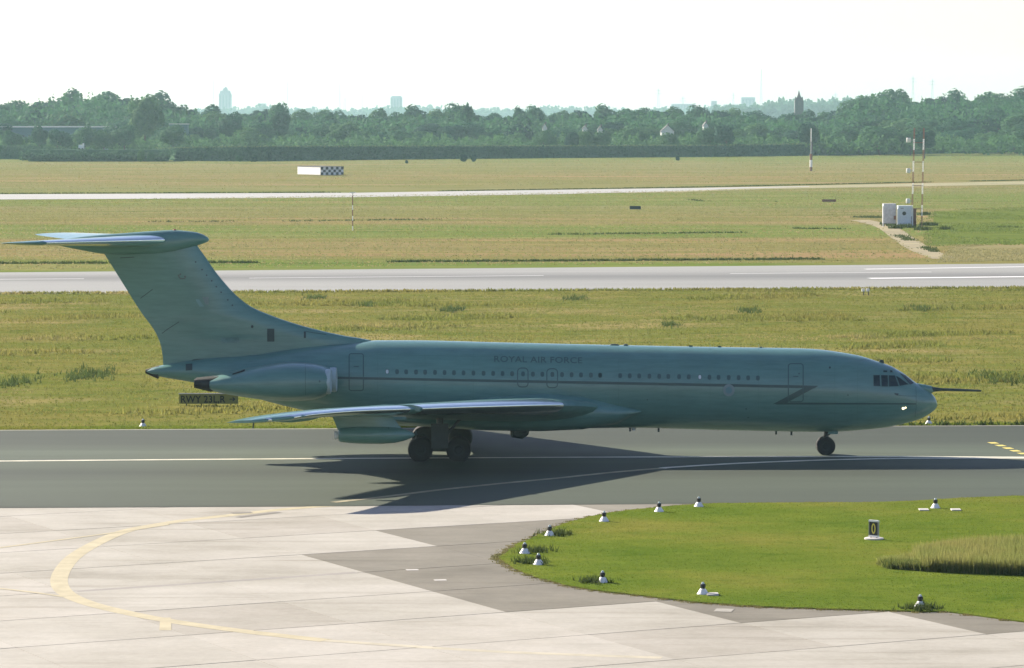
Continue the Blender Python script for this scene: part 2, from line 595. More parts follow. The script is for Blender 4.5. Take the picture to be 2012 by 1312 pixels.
# taxiway and apron
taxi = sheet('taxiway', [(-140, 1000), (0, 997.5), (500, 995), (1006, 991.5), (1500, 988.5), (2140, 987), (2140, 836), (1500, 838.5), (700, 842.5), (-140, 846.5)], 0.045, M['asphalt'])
line_sheet('centre_line', [(-120, 906.5), (500, 901.5), (1100, 898.2), (1640, 896.6), (2120, 898.5)], 0.50, 0.052, M['paleline'], taxi)
line_sheet('curved_line', [(655, 986.5), (760, 975), (860, 962.5), (960, 952), (1000, 948), (1100, 938.5), (1200, 928), (1300, 919.5)], 0.45, 0.055, flat('worn tan line paint', (0.30, 0.265, 0.16), 0.7, var=0.3, scale=1.0), taxi)
line_sheet('curved_line', [(1300, 919.5), (1330, 917), (1450, 910), (1560, 905.5), (1640, 902.8), (1760, 900.6), (1900, 899.6), (2120, 900.2)],
           0.50, 0.058, M['paleline'], taxi)
line_sheet('edge_stripe', [(-120, 845.6), (700, 841.7), (1500, 838), (2120, 835.6)], 0.35, 0.052, flat('worn edge paint', (0.24, 0.235, 0.19), 0.8), taxi)
for i in range(6):
    t0 = i / 6.0
    a, b = (1947 + i * 14.5, 868.5 + i * 5.2), (1947 + i * 14.5 + 9, 868.5 + i * 5.2 + 2.6)
    line_sheet('holding_dash', [a, b], 0.45, 0.052, M['oval'], taxi)

apron = MB().poly([gnd(-560, 1480, 0.015), gnd(2570, 1480, 0.015), gnd(2600, 980, 0.015), gnd(-560, 985, 0.015)]).build('apron', M['joint'])
apron['kind'] = 'structure'
ANG = math.radians(27.0)
UX, UY = (math.cos(ANG), math.sin(ANG)), (-math.sin(ANG), math.cos(ANG))
S = 6.05
o0 = gnd(190, 1160)
slab_me = {}


def slab_mesh(k):
    if k not in slab_me:
        g = S / 2 - 0.022
        mb = MB().box((0, 0, 0.0), (S - 0.016, S - 0.07, 0.03), ANG)
        me = bpy.data.meshes.new('slab')
        me.from_pydata(mb.v, [], mb.f)
        me.materials.append(SLAB[k])
        slab_me[k] = me
    return slab_me[k]


def inside(px, py, P):
    c = False
    j = len(P) - 1
    for i in range(len(P)):
        if (P[i][1] > py) != (P[j][1] > py) and px < (P[j][0] - P[i][0]) * (py - P[i][1]) / (P[j][1] - P[i][1]) + P[i][0]:
            c = not c
        j = i
    return c


DARK = [(1060, 980), (1060, 1022), (765, 1036), (770, 1066), (630, 1085), (630, 1122), (745, 1140), (760, 1160), (860, 1176), (880, 1205), (1160, 1190), (1380, 1198), (1520, 1212), (1640, 1216), (1850, 1222), (2000, 1262), (2150, 1290),
        (2250, 1205), (1870, 1205), (1500, 1185), (1500, 980)]
for i in range(-26, 27):
    for j in range(-26, 27):
        cx = o0[0] + UX[0] * (i + .3) * S + UY[0] * (j + .5) * S
        cy = o0[1] + UX[1] * (i + .3) * S + UY[1] * (j + .5) * S
        if cy + 180 < 96:
            continue
        q = proj((cx, cy, 0))
        if not (-480 < q[0] < 2480 and 968 < q[1] < 1480):
            continue
        r = random.random()
        if inside(q[0], q[1], DARK):
            k = 3 if r < 0.6 else 4
        else:
            k = 0 if r < 0.42 else (1 if r < 0.86 else 2)
        o = bpy.data.objects.new('slab', slab_mesh(k))
        COL.objects.link(o)
        o.location = (cx, cy, 0.015 + random.uniform(0, 0.004))
        o.parent = apron
line_sheet('curved_line', [(655, 993), (560, 1000), (470, 1010), (380, 1020), (330, 1027), (250, 1042), (195, 1064), (150, 1090), (126, 1115), (116, 1140), (126, 1162), (160, 1180), (220, 1197), (330, 1219), (480, 1240), (640, 1258)], 0.66, 0.036, M['yellowline'], apron)
line_sheet('curved_line', [(640, 1258), (800, 1269), (1000, 1281), (1300, 1292)], 0.45, 0.036, flat('nearly worn off line paint', (0.42, 0.385, 0.285), 0.8, var=0.15, scale=1.0), apron)
line_sheet('lead_line', [(-120, 1090), (0, 1075.5), (150, 1056), (260, 1041), (330, 1030)], 0.25, 0.040, M['yellowline'], apron)
line_sheet('lead_line', [(-100, 1148), (0, 1156), (70, 1164), (125, 1172)], 0.22, 0.040, M['yellowline'], apron)
line_sheet('joint_stain', [(150, 1161.5), (450, 1141.5), (700, 1124.5)], 0.42, 0.034, paved('grime along joint', (0.25, 0.235, 0.205), (0.33, 0.31, 0.275), (0.2, 0.6, 1)), apron)
sheet('marking_square', [(313, 1238), (337, 1238), (336, 1213), (315, 1213)], 0.037, M['yellowline'], None, apron)
line_sheet('tar_patch', [(468, 1016), (510, 1010.5), (548, 1006)], 0.4, 0.042, M['joint'], apron)
line_sheet('tar_patch', [(455, 1008), (495, 1006.5)], 0.5, 0.042, M['joint'], apron)
for x, y in ((810, 1119.5), (865, 1139.5)):
    line_sheet('drain_cover', [(x - 12, y), (x + 12, y - 0.6)], 0.35, 0.042, M['concrete_base'], apron)
line_sheet('drain_cover', [(1405, 1198), (1440, 1199)], 0.8, 0.042, flat('worn concrete cover', (0.30, 0.285, 0.24), 0.9), apron)

# grass island: low raised lawn
ISL = [(984, 1103), (988, 1092), (1005, 1080), (1040, 1062), (1100, 1036), (1180, 1013), (1280, 1000.5), (1370, 993), (1480, 990.5), (1700, 989.5), (2150, 988.5),
       (2150, 1209), (1850, 1204.5), (1650, 1200), (1500, 1194.5), (1400, 1188), (1250, 1172), (1130, 1155.5), (1060, 1137), (1010, 1118)]


def smooth_closed(P, k=5):
    Q = []
    n = len(P)
    for i in range(n):
        p0, p1, p2, p3 = (np.array(P[(i + d) % n], float) for d in (-1, 0, 1, 2))
        for s in range(k):
            t = s / k
            Q.append(0.5 * (2 * p1 + (p2 - p0) * t + (2 * p0 - 5 * p1 + 4 * p2 - p3) * t * t + (3 * p1 - p0 - 3 * p2 + p3) * t**3))
    return Q


isl_g = [gnd(x, y, 0.0) for x, y in ISL]
isl_s = [tuple(p) for p in smooth_closed(isl_g)]
isl_s = [(p[0] + random.gauss(0, .05), p[1] + random.gauss(0, .05), 0) for p in isl_s]
MB().prism(isl_s, -0.02, 0.075).build('grass_island', M['lawn'])['kind'] = 'structure'


# ------------------------------------------------------------------ grass tufts
def tufts(name, P, h, w, mat, blades=3, lean=0.35):
    """P (n,3) base points -> triangles"""
    n = len(P)
    V = np.zeros((n, blades, 3, 3))
    ang = rng.uniform(0, math.pi * 2, (n, blades))
    hh = h * rng.uniform(0.55, 1.25, (n, blades)) * rng.uniform(.8, 1.2, (n, 1))
    ww = w * rng.uniform(0.6, 1.3, (n, blades))
    off = rng.normal(0, w * 0.8, (n, blades, 2))
    ln = rng.normal(0, lean, (n, blades, 2)) * hh[..., None]
    base = P[:, None, :] + np.concatenate([off, np.zeros((n, blades, 1))], 2)
    dx, dy = np.cos(ang) * ww / 2, np.sin(ang) * ww / 2
    V[:, :, 0] = base + np.stack([dx, dy, np.zeros_like(dx)], 2)
    V[:, :, 1] = base - np.stack([dx, dy, np.zeros_like(dx)], 2)
    V[:, :, 2] = base + np.concatenate([ln, hh[..., None]], 2)
    V = V.reshape(-1, 3)
    F = np.arange(len(V)).reshape(-1, 3)
    o = link(name, np_mesh(name, V, F), mat)
    o['kind'] = 'stuff'
    return o


def scatter_quad(c, n):
    """uniform on a ground quad given 4 picture corners (near-left, near-right, far-right, far-left)"""
    P = [np.array(gnd(*p)) for p in c]
    out = []
    y0, y1 = P[0][1], P[2][1]
    v = rng.uniform(0, 1, n * 2)
    u = rng.uniform(0, 1, n * 2)
    wn, wf = P[1][0] - P[0][0], P[2][0] - P[3][0]
    keep = rng.uniform(0, max(wn, wf), n * 2) < wn + (wf - wn) * v
    v, u = v[keep][:n], u[keep][:n]
    a = P[0] + (P[3] - P[0]) * v[:, None]
    b = P[1] + (P[2] - P[1]) * v[:, None]
    return a + (b - a) * u[:, None]


def clumpy(P, s, thr):
    """drop points by a cheap sum-of-sines field so growth is patchy"""
    f = np.zeros(len(P))
    for k in range(6):
        a = rng.uniform(0, 6.28)
        fx, fy = math.cos(a) / s, 1.6 * math.sin(a) / s
        f += np.sin(P[:, 0] * fx * rng.uniform(.6, 1.8) + P[:, 1] * fy * rng.uniform(.6, 1.8) + rng.uniform(0, 6.28))
    return P[f > thr]


tufts('meadow_grass', scatter_quad([(-110, 843.5), (2120, 834), (2120, 566), (-110, 579)], 70000) + (0, 0, .01), 0.10, 0.08, M['meadow_blade'])
P = clumpy(scatter_quad([(-110, 835), (2120, 826), (2120, 568), (-110, 580)], 60000), 5.0, 1.9)
tufts('tall_meadow_grass', P, 0.30, 0.12, M['meadow_blade'], 3)
# mown strip kept low along the taxiway edge
P = scatter_quad([(-110, 844.8), (2120, 835.2), (2120, 831), (-110, 840)], 9000)
tufts('edge_grass', P, 0.09, 0.08, M['lawn_blade'], 3)
def off_polys(P, polys):
    keep = np.ones(len(P), bool)
    for pl in polys:
        g = [gnd(*p) for p in pl]
        c = np.zeros(len(P), bool)
        j = len(g) - 1
        for i in range(len(g)):
            (xi, yi), (xj, yj) = g[i][:2], g[j][:2]
            c ^= ((yi > P[:, 1]) != (yj > P[:, 1])) & (P[:, 0] < (xj - xi) * (P[:, 1] - yi) / (yj - yi + 1e-9) + xi)
            j = i
        keep &= ~c
    return P[keep]


OFF = [[(1830, 481), (2130, 477), (2130, 405), (1835, 414)], [(1850, 514), (2130, 507), (2130, 479), (1880, 483)],
       [(1680, 430), (1700, 428), (1750, 444), (1790, 466), (1822, 488), (1875, 509), (1845, 510), (1795, 492), (1762, 470), (1735, 450)]]
tufts('far_meadow_grass', off_polys(scatter_quad([(-110, 531), (2120, 512), (2120, 362), (-110, 396)], 50000), OFF), 0.13, 0.18, M['far_blade'])
tufts('distant_meadow_grass', scatter_quad([(-110, 379), (2120, 350), (2120, 300), (-110, 318)], 24000), 0.16, 0.3, M['far_blade'])
# lawn
xs = [p[0] for p in isl_s]
ys = [p[1] for p in isl_s]
n = 90000
P = np.stack([rng.uniform(min(xs), 26, n), rng.uniform(min(ys), max(ys), n), np.full(n, 0.07)], 1)
poly = isl_s
msk = np.array([inside(p[0], p[1], poly) for p in P[::1]]) if n <= 140000 else None
P = P[msk]
tufts('lawn_grass', P, 0.032, 0.04, M['lawn_blade'], 2)
# ripe tall grass patch on the island
PT = [(1722, 1112), (1745, 1121), (1830, 1127), (1920, 1131), (2012, 1134), (2150, 1136), (2150, 1088), (2012, 1081), (1930, 1084), (1850, 1092), (1790, 1103)]
PTg = [gnd(*p) for p in PT]
n = 60000
xs = [p[0] for p in PTg]
ys = [p[1] for p in PTg]
P = np.stack([rng.uniform(min(xs), max(xs), n), rng.uniform(min(ys), max(ys), n), np.full(n, 0.07)], 1)
P = P[np.array([inside(p[0], p[1], PTg) for p in P])]
dl = (P[:, 0] - min(xs))
tufts('tall_grass_patch', P[dl > 1.6], 0.54, 0.035, M['tall_blade'], 3, 0.16)
front = P[np.array([inside(*proj(p), [(1722, 1112), (1745, 1121), (1830, 1127), (1920, 1131), (2012, 1134), (2150, 1136), (2150, 1122), (2012, 1120), (1830, 1114)]) for p in P])]
tufts('green_grass_skirt', front, 0.30, 0.045, blade_mat('green skirt blades', [(0.3, (0.08, 0.115, 0.03)), (0.7, (0.12, 0.14, 0.04))], (0.2, 0.2, 0.2), 0.45), 3, 0.2)
tufts('tall_grass_fringe', P[dl <= 2.2], 0.28, 0.04, M['tall_blade'], 3, 0.25)


def verge(pts, h, step, w, spread=0.5, gaps=0.0):
    P = [np.array(gnd(*p)) for p in pts]
    out = []
    for a, b in zip(P[:-1], P[1:]):
        k = max(2, int(np.linalg.norm(b - a) / step))
        t = rng.uniform(0, 1, (k, 1))
        q = a + (b - a) * t
        q[:, :2] += rng.normal(0, spread, (k, 2))
        out.append(q)
    P = np.concatenate(out)
    if gaps:
        P = clumpy(P, 14.0, gaps)
    return P


VS = [verge([(-100, 518.5), (500, 516), (1100, 513), (1610, 509.5)], .5, .05, .3, 0.4, -1.8),
      verge([(770, 464), (1460, 457)], .5, .12, .3, 0.7, 0.1),
      verge([(1320, 431), (1735, 426)], .6, .10, .3, 0.6, -0.2),
      verge([(0, 438), (450, 435)], .5, .2, .3, 0.7, 0.4), verge([(560, 435), (860, 431)], .5, .2, .3, 0.7, 0.3),
      verge([(1560, 449), (1655, 450)], .5, .12, .3, 0.9, 0.0),
      verge([(-100, 381), (690, 378), (1000, 373.6), (1340, 368.4), (2110, 352)], .5, .08, .4, .4, -1.2),
      verge([(790, 396), (1340, 391), (1400, 397.5), (1810, 395.5)], .5, .25, .4, .8, 0.3),
      verge([(1690, 427), (1735, 428)], .5, .05, .4, .8), verge([(1765, 462), (1800, 478), (1835, 494), (1866, 506)], .5, .2, .4, .5, 0.2),
      verge([(1955, 447), (1998, 446)], .5, .12, .4, .8)]
VS += [verge([(-100, 844.6), (700, 841), (2110, 834.6)], .2, .16, .15, .2, 0.4)]
tufts('green_field_grass', clumpy(scatter_quad([(1815, 484), (2130, 480), (2130, 404), (1825, 412)], 9000), 9.0, -1.2), .16, .2, blade_mat('green field blades', [(0.3, (0.10, 0.15, 0.03)), (0.7, (0.15, 0.17, 0.05))], (0.02, 0.05, 0.05)), 3)
tufts('hay_stubble', clumpy(scatter_quad([(1840, 516), (2130, 509), (2130, 476), (1870, 481)], 5000), 8.0, -1.0), .12, .2, blade_mat('stubble blades', [(0.3, (0.23, 0.21, 0.10)), (0.7, (0.19, 0.185, 0.085))], (0.02, 0.05, 0.05)), 3)
tufts('runway_edge_grass', verge([(-100, 578), (700, 573.6), (2110, 565.6)], .5, .05, .6, .5, 0.0), 0.26, .2, M['meadow_blade'], 3)
WC = []
for x, y, k, sp in ((888, 610, 160, .7), (170, 738, 260, 1.1), (1730, 748, 160, .9), (1803, 608, 140, .7), (1470, 612, 120, .8), (40, 752, 160, .8), (1950, 745, 200, 1.2), (1130, 588, 120, .8), (620, 586, 120, .7), (1320, 640, 90, .5), (720, 600, 90, .6)):
    WC.append(np.array(gnd(x, y)) + rng.normal(0, 1, (k // 2, 3)) * (sp * .8, sp * 2.6, 0))
tufts('weed_clumps', np.concatenate(WC), 0.40, 0.10, blade_mat('weed leaves', [(0.3, (0.06, 0.095, 0.028)), (0.7, (0.09, 0.115, 0.035))], (0.1, 0.1, 0.1), 0.35), 3)
tufts('verge_weeds', np.concatenate(VS), 0.28, 0.2, M['verge_blade'], 3)


# ------------------------------------------------------------------ aircraft
AIR = empty('airliner', (0, 0, 0), 'grey-green four-engined military jet airliner with a T-tail taxiing on the dark taxiway', 'airplane')


class Loft:
    """body of super-elliptic sections along X"""

    def __init__(s, st, n=2.0):
        # st rows: x, ztop, zbot, yc, hw
        st = sorted(st)
        x = [r[0] for r in st]
        s.x0, s.x1 = x[0], x[-1]
        s.zt, s.zb, s.yc, s.hw = (interp(x, [r[i] for r in st]) for i in (1, 2, 3, 4))
        s.n = n

    def ring(s, x, seg=56):
        zt, zb, yc, hw = s.zt(x), s.zb(x), s.yc(x), s.hw(x)
        zc, hh = (zt + zb) / 2, (zt - zb) / 2
        R = []
        for k in range(seg):
            a = 2 * math.pi * k / seg
            c, t = math.cos(a), math.sin(a)
            R.append((x, yc + hw * math.copysign(abs(c) ** (2 / s.n), c), zc + hh * math.copysign(abs(t) ** (2 / s.n), t)))
        return R

    def mesh(s, xs, seg=56, caps=True):
        return MB().loft([s.ring(x, seg) for x in xs], caps)

    def f(s, p):
        if p[0] < s.x0 or p[0] > s.x1:
            return 1.0
        zt, zb, yc, hw = s.zt(p[0]), s.zb(p[0]), s.yc(p[0]), s.hw(p[0])
        zc, hh = (zt + zb) / 2, max((zt - zb) / 2, 1e-4)
        return (abs((p[1] - yc) / max(hw, 1e-4)) ** s.n + abs((p[2] - zc) / hh) ** s.n) - 1.0

    def hit(s, px, py, off=0.012):
        d = ray(px, py)
        t0 = (-8.0 - CY) / d[1]
        t1 = (0.0 - CY) / d[1]
        N = 160
        prev = t0
        ok = False
        for i in range(1, N + 1):
            t = t0 + (t1 - t0) * i / N
            if s.f(CAMP + t * d) < 0:
                ok = True
                break
            prev = t
        if not ok:
            return CAMP + t1 * d
        a, b = prev, t
        for _ in range(30):
            m = (a + b) / 2
            if s.f(CAMP + m * d) < 0: b = m
            else: a = m
        p = CAMP + b * d
        e = 1e-3
        g = np.array([s.f(p + np.eye(3)[i] * e) - s.f(p - np.eye(3)[i] * e) for i in range(3)])
        g /= np.linalg.norm(g) + 1e-9
        return p + g * off


TOP = [(287, 728), (300, 722), (328, 715.5), (403, 703.5), (488, 697), (571, 684.5), (640, 676.5), (702, 671.5), (740, 668.5), (800, 668.5), (1000, 673), (1200, 677.5), (1400, 681.5), (1560, 684),
       (1590, 685), (1620, 687.5), (1650, 691.7), (1690, 699), (1718.6, 708), (1753, 720), (1773.5, 732), (1795.4, 748.6), (1810.5, 759.6), (1822, 766.5), (1830, 772), (1837, 780), (1840.5, 788), (1842, 794)]
BOT = [(287, 731), (300, 736), (385, 752), (480, 776), (560, 797), (640, 815), (700, 826), (760, 834), (850, 838), (1000, 840.5), (1150, 841), (1240, 840), (1400, 844), (1560, 847.5), (1600, 848), (1650, 847.4), (1690, 844.5),
       (1736, 840), (1780, 831), (1808, 822.7), (1828, 811.7), (1837, 804.5), (1840.5, 800), (1842, 794.6)]
HWD = [(287, .10), (300, .30), (330, .52), (400, .85), (500, 1.25), (600, 1.58), (700, 1.80), (780, 1.88), (1560, 1.88), (1640, 1.80), (1700, 1.62), (1750, 1.36), (1790, 1.05), (1815, .77), (1830, .50), (1837, .33), (1840.5, .18), (1842, .02)]
X0 = lambda px: onY(px, 760)[0]
ft = interp([X0(p[0]) for p in TOP], [onY(*p)[2] for p in TOP])
fb = interp([X0(p[0]) for p in BOT], [onY(*p)[2] for p in BOT])
fh = interp([X0(p[0]) for p in HWD], [p[1] for p in HWD])
stx = sorted(set([X0(p[0]) for p in TOP + BOT + HWD] + list(np.linspace(X0(288), X0(1841), 70))))
FUS = Loft([(x, ft(x), fb(x), 0.0, fh(x)) for x in stx], 2.08)
fus = FUS.mesh(stx, 72).build('fuselage', M['paint'], AIR, True)


def decal(name, surf, corners, mat, parent, off=0.012, n=6, m=6):
    """patch on a body from four picture corners"""
    c = [np.array(p, float) for p in corners]
    V, F = [], []
    for j in range(m + 1):
        for i in range(n + 1):
            u, v = i / n, j / m
            q = (c[0] * (1 - u) + c[1] * u) * (1 - v) + (c[3] * (1 - u) + c[2] * u) * v
            V.append(surf(q[0], q[1], off))
    for j in range(m):
        for i in range(n):
            a = j * (n + 1) + i
            F.append((a, a + 1, a + n + 2, a + n + 1))
    return MB().add(V, F).build(name, mat, parent)


def outline(name, surf, pts, w, mat, parent, off=0.014, closed=True):
    P = [np.array(p, float) for p in pts]
    Q = []
    k = len(P)
    for i in range(k if closed else k - 1):
        a, b = P[i], P[(i + 1) % k]
        st = max(1, int(np.linalg.norm(b - a) / 6))
        Q += [a + (b - a) * t / st for t in range(st)]
    if not closed: Q.append(P[-1])
    V, F = [], []
    k = len(Q)
    for i, q in enumerate(Q):
        d = Q[(i + 1) % k if closed else min(i + 1, k - 1)] - Q[(i - 1) % k if closed else max(i - 1, 0)]
        d /= np.linalg.norm(d) + 1e-9
        nn = np.array((-d[1], d[0])) * w / 2
        V += [surf(*(q + nn), off), surf(*(q - nn), off)]
    for i in range(k if closed else k - 1):
        a, b = 2 * i, 2 * ((i + 1) % k)
        F.append((a, b, b + 1, a + 1))
    return MB().add(V, F).build(name, mat, parent)


def rrect(x0, y0, x1, y1, r, sk=0.0, k=4):
    """rounded rectangle in picture points; sk shears it"""
    P = []
    for cx, cy, a0 in ((x1 - r, y1 - r, 0), (x0 + r, y1 - r, 90), (x0 + r, y0 + r, 180), (x1 - r, y0 + r, 270)):
        for i in range(k + 1):
            a = math.radians(a0 + 90 * i / k)
            P.append((cx + r * math.cos(a), cy + r * math.sin(a) + sk * (cx - x0)))
    return P


def disc(name, surf, cx, cy, rx, ry, mat, parent, off=0.012, k=20, r0=0.0):
    V, F = [], []
    if r0 == 0:
        V = [surf(cx, cy, off)] + [surf(cx + rx * math.cos(6.2832 * i / k), cy + ry * math.sin(6.2832 * i / k), off) for i in range(k)]
        F = [(0, 1 + i, 1 + (i + 1) % k) for i in range(k)]
    else:
        for i in range(k):
            c, s_ = math.cos(6.2832 * i / k), math.sin(6.2832 * i / k)
            V += [surf(cx + rx * c, cy + ry * s_, off), surf(cx + rx * c * r0, cy + ry * s_ * r0, off)]
        F = [(2 * i, 2 * ((i + 1) % k), 2 * ((i + 1) % k) + 1, 2 * i + 1) for i in range(k)]
    return MB().add(V, F).build(name, mat, parent)


fs = FUS.hit
# cheat line with its zigzag at the front door
decal('cheat_line', fs, [(660, 739.6), (1608, 757.6), (1600, 763), (660, 744.4)], M['stripe'], AIR, 0.008, 60, 1)
decal('cheat_line', fs, [(1580, 761), (1602, 761), (1541, 793.5), (1519, 793.5)], M['stripe'], AIR, 0.010, 3, 10)
decal('cheat_line', fs, [(1528, 790.3), (1800, 792.2), (1800, 794.4), (1524, 794.6)], M['stripe'], AIR, 0.008, 30, 1)
# cabin windows
wpx = [640 + x / 3.353 for x in (405, 470, 530, 595, 655, 720, 783, 845, 908, 973, 1040, 1103, 1165, 1228, 1300, 1365, 1427, 1493, 1557, 1620, 1682, 1747, 1808)]
wpx += [1150 + x / 3.353 for x in (98, 230, 293, 355, 422, 487, 547, 618, 682, 755, 818, 878, 945, 1010, 1073, 1137)]
for x in wpx:
    y = 730 + (x - 770) * 0.01755
    w_ = disc('cabin_window', fs, x, y, 3.2, 4.3, M['glass'] if abs(x - 760.8) < 1 or abs(x - 1375.2) < 1 else M['winglass'], AIR, 0.006, 12)  # two windows take the pale glass as a painted-on white glint
    outline('window_rim', fs, rrect(x - 3.1, y - 4.4, x + 3.1, y + 4.4, 2.4, 0, 2), 1.0, M['seal'], w_, 0.008)
# doors and exits
for nm, (x0, y0, x1, y1, r) in (('cabin_door', (686, 695, 714, 767, 4)), ('cabin_door', (1549, 714.5, 1578, 789, 5)), ('overwing_exit', (1017, 723, 1037.5, 760, 7)), ('overwing_exit', (1074.5, 724.5, 1095.5, 761.5, 7))):
    d_ = decal(nm, fs, [(x0 + 3, y0 + 3), (x1 - 3, y0 + 3), (x1 - 3, y1 - 3), (x0 + 3, y1 - 3)], M['paint'], AIR, 0.005, 5, 10)
    outline('door_seal', fs, rrect(x0, y0, x1, y1, r), 1.9, M['seal'], d_, 0.012)
    if r < 6:
        decal('door_handle', fs, [((x0 + x1) / 2 - 5, y0 + 24), ((x0 + x1) / 2 + 5, y0 + 24.3), ((x0 + x1) / 2 + 5, y0 + 26), ((x0 + x1) / 2 - 5, y0 + 25.7)], M['seal'], d_, 0.02, 2, 1)
# roundel
rd = disc('roundel', fs, 1432, 766.5, 11.5, 12, M['roundel_pink'], AIR, 0.012, 28, 0.55)
disc('roundel_centre', fs, 1432, 766.5, 6.4, 6.7, M['roundel_blue'], rd, 0.013, 24)
# cockpit glazing
ck = [('cockpit_window', [(1716, 737), (1728.5, 737), (1729, 758.5), (1716.5, 758)]),
      ('cockpit_window', [(1731, 737), (1744, 737.3), (1744.5, 759), (1732.5, 759)]),
      ('cockpit_window', [(1746, 737.5), (1758, 737.8), (1765.5, 758.5), (1746.5, 759)]),
      ('cockpit_window', [(1760.5, 738.5), (1768, 742.5), (1785, 755), (1768, 757.8)]),
      ('windscreen', [(1768.5, 733.5), (1778.5, 737.5), (1795.5, 752.5), (1788, 755.5)]),
      ('eyebrow_window', [(1735.5, 727.8), (1743, 728), (1743, 731.2), (1735.5, 731)]),
      ('eyebrow_window', [(1748.5, 727.8), (1753, 728), (1753.5, 731.2), (1749, 731)])]
for nm, c in ck:
    g_ = decal(nm, fs, c, M['cockpit'], AIR, 0.010, 5, 5)
    outline('window_frame', fs, c, 0.9, M['seal'], g_, 0.016)
decal('nose_vent', fs, [(1757, 772), (1766, 773), (1764, 777), (1758, 775)], M['panel'], AIR, 0.01, 2, 2)
outline('panel_seam', fs, [(1764, 776.5), (1785, 778), (1800, 778)], 0.8, M['seal'], AIR, 0.01, False)
disc('static_port', fs, 1630.5, 722, 2, 2.2, M['panel'], AIR, 0.01, 10)
for x, y in ((1272, 785), (1466, 803), (1470, 820), (1666, 776), (1570, 734)):
    disc('service_point', fs, x, y, 1.6, 1.6, M['seal'], AIR, 0.01, 8)
disc('landing_light', fs, 1774.5, 802, 2.6, 2.5, M['lamp'], AIR, 0.02, 14)
disc('landing_light', fs, 1779, 800.5, 1.8, 1.7, M['lamp'], AIR, 0.022, 12)
outline('radome_seam', fs, [(1799, 752), (1800, 775), (1800, 800), (1797, 824)], 0.8, M['seal'], AIR, 0.008, False)


M['joint_line'] = flat('skin joint line', (0.082, 0.19, 0.166), 0.5, var=0.05)
for x in (742, 835, 930, 1122, 1215, 1310, 1395, 1490, 1640, 1685):
    yt, yb = (676, 826) if x < 1600 else (700, 836)
    outline('panel_seam', fs, [(x, yt + k * (yb - yt) / 14) for k in range(15)], 0.7, M['joint_line'], AIR, 0.006, False)
for y in (697, 812):
    outline('panel_seam', fs, [(745, y), (1120, y + 6.5), (1600, y + 15)], 0.7, M['joint_line'], AIR, 0.006, False)


def text_data(body, bold=0.0, spacing=1.0):
    c = bpy.data.curves.new('text', 'FONT')
    c.body = body
    c.size = 1.0
    c.offset = bold
    c.space_character = spacing
    c.resolution_u = 3
    o = bpy.data.objects.new('text', c)
    COL.objects.link(o)
    bpy.context.view_layer.update()
    me = bpy.data.meshes.new_from_object(o.evaluated_get(bpy.context.evaluated_depsgraph_get()))
    V = np.array([v.co[:] for v in me.vertices])
    F = [tuple(p.vertices) for p in me.polygons]
    bpy.data.objects.remove(o)
    bpy.data.curves.remove(c)
    bpy.data.meshes.remove(me)
    V[:, 0] -= V[:, 0].min()
    V[:, 1] -= V[:, 1].min()
    return V, F


def letters(name, P, F, mat, parent):
    """every character a part of its own"""
    root = list(range(len(P)))

    def find(a):
        while root[a] != a:
            root[a] = root[root[a]]
            a = root[a]
        return a
    for f in F:
        for v in f[1:]:
            root[find(f[0])] = find(v)
    g = {}
    for f in F:
        g.setdefault(find(f[0]), []).append(f)
    for fs_ in g.values():
        ids = sorted({v for f in fs_ for v in f})
        mp = {v: i for i, v in enumerate(ids)}
        MB().add([P[v] for v in ids], [tuple(mp[v] for v in f) for f in fs_]).build(name, mat, parent)


def text_on(name, surf, body, x0, x1, ytop, ybot, slope, mat, parent, off=0.014, bold=0.012, sp=1.05):
    V, F = text_data(body, bold, sp)
    sx, sy = (x1 - x0) / V[:, 0].max(), (ybot - ytop) / V[:, 1].max()
    P = [surf(x0 + v[0] * sx, ybot - v[1] * sy + slope * v[0] * sx, off) for v in V]
    return letters(name, P, F, mat, parent)


text_on('letter', fs, 'ROYAL AIR FORCE', 971, 1144, 699, 711, 0.0175, M['letter'], AIR)

# ---- fin
finLE = interp([484, 497, 515, 533, 555, 573, 601, 618, 631.6, 646.7, 660, 668, 676, 740], [388, 398, 410.5, 423, 441, 457, 491, 529, 567, 619.5, 680, 728, 738, 740])
finTE = interp([484, 497.5, 533, 575, 616.5, 646.7, 665.6, 692, 714.7, 740], [196, 204.5, 226.7, 253, 279.6, 302, 311.7, 319, 320.5, 322])


def aero(c):
    return (0.2969 * math.sqrt(max(c, 0)) - 0.126 * c - 0.3516 * c * c + 0.2843 * c**3 - 0.1036 * c**4) / 0.1001 * 0.5


def fin_half(px, py):
    a, b = finLE(py), finTE(py)
    c = min(max((a - px) / (a - b), 0), 1)
    return 2 * aero(c) * min(0.048 * (a - b) / 38.1, 0.33)


rings = []
for y in list(np.linspace(482, 660, 26)) + [664, 668, 680, 700, 725]:
    a, b = finLE(y), finTE(y)
    R = []
    cs = [(1 - math.cos(math.pi * k / 16)) / 2 for k in range(17)]
    for c in cs:
        q = onY(a + (b - a) * c, y)
        R.append((q[0], -fin_half(a + (b - a) * c, y), q[2]))
    for c in cs[-2:0:-1]:
        q = onY(a + (b - a) * c, y)
        R.append((q[0], fin_half(a + (b - a) * c, y), q[2]))
    rings.append(R)
MB().loft(rings).build('fin', M['paint'], AIR, True)


def finsurf(px, py, off=0.012):
    q = onY(px, py, 0.0)
    h = fin_half(px, py) + off
    return np.array(onY(px, py, -h))


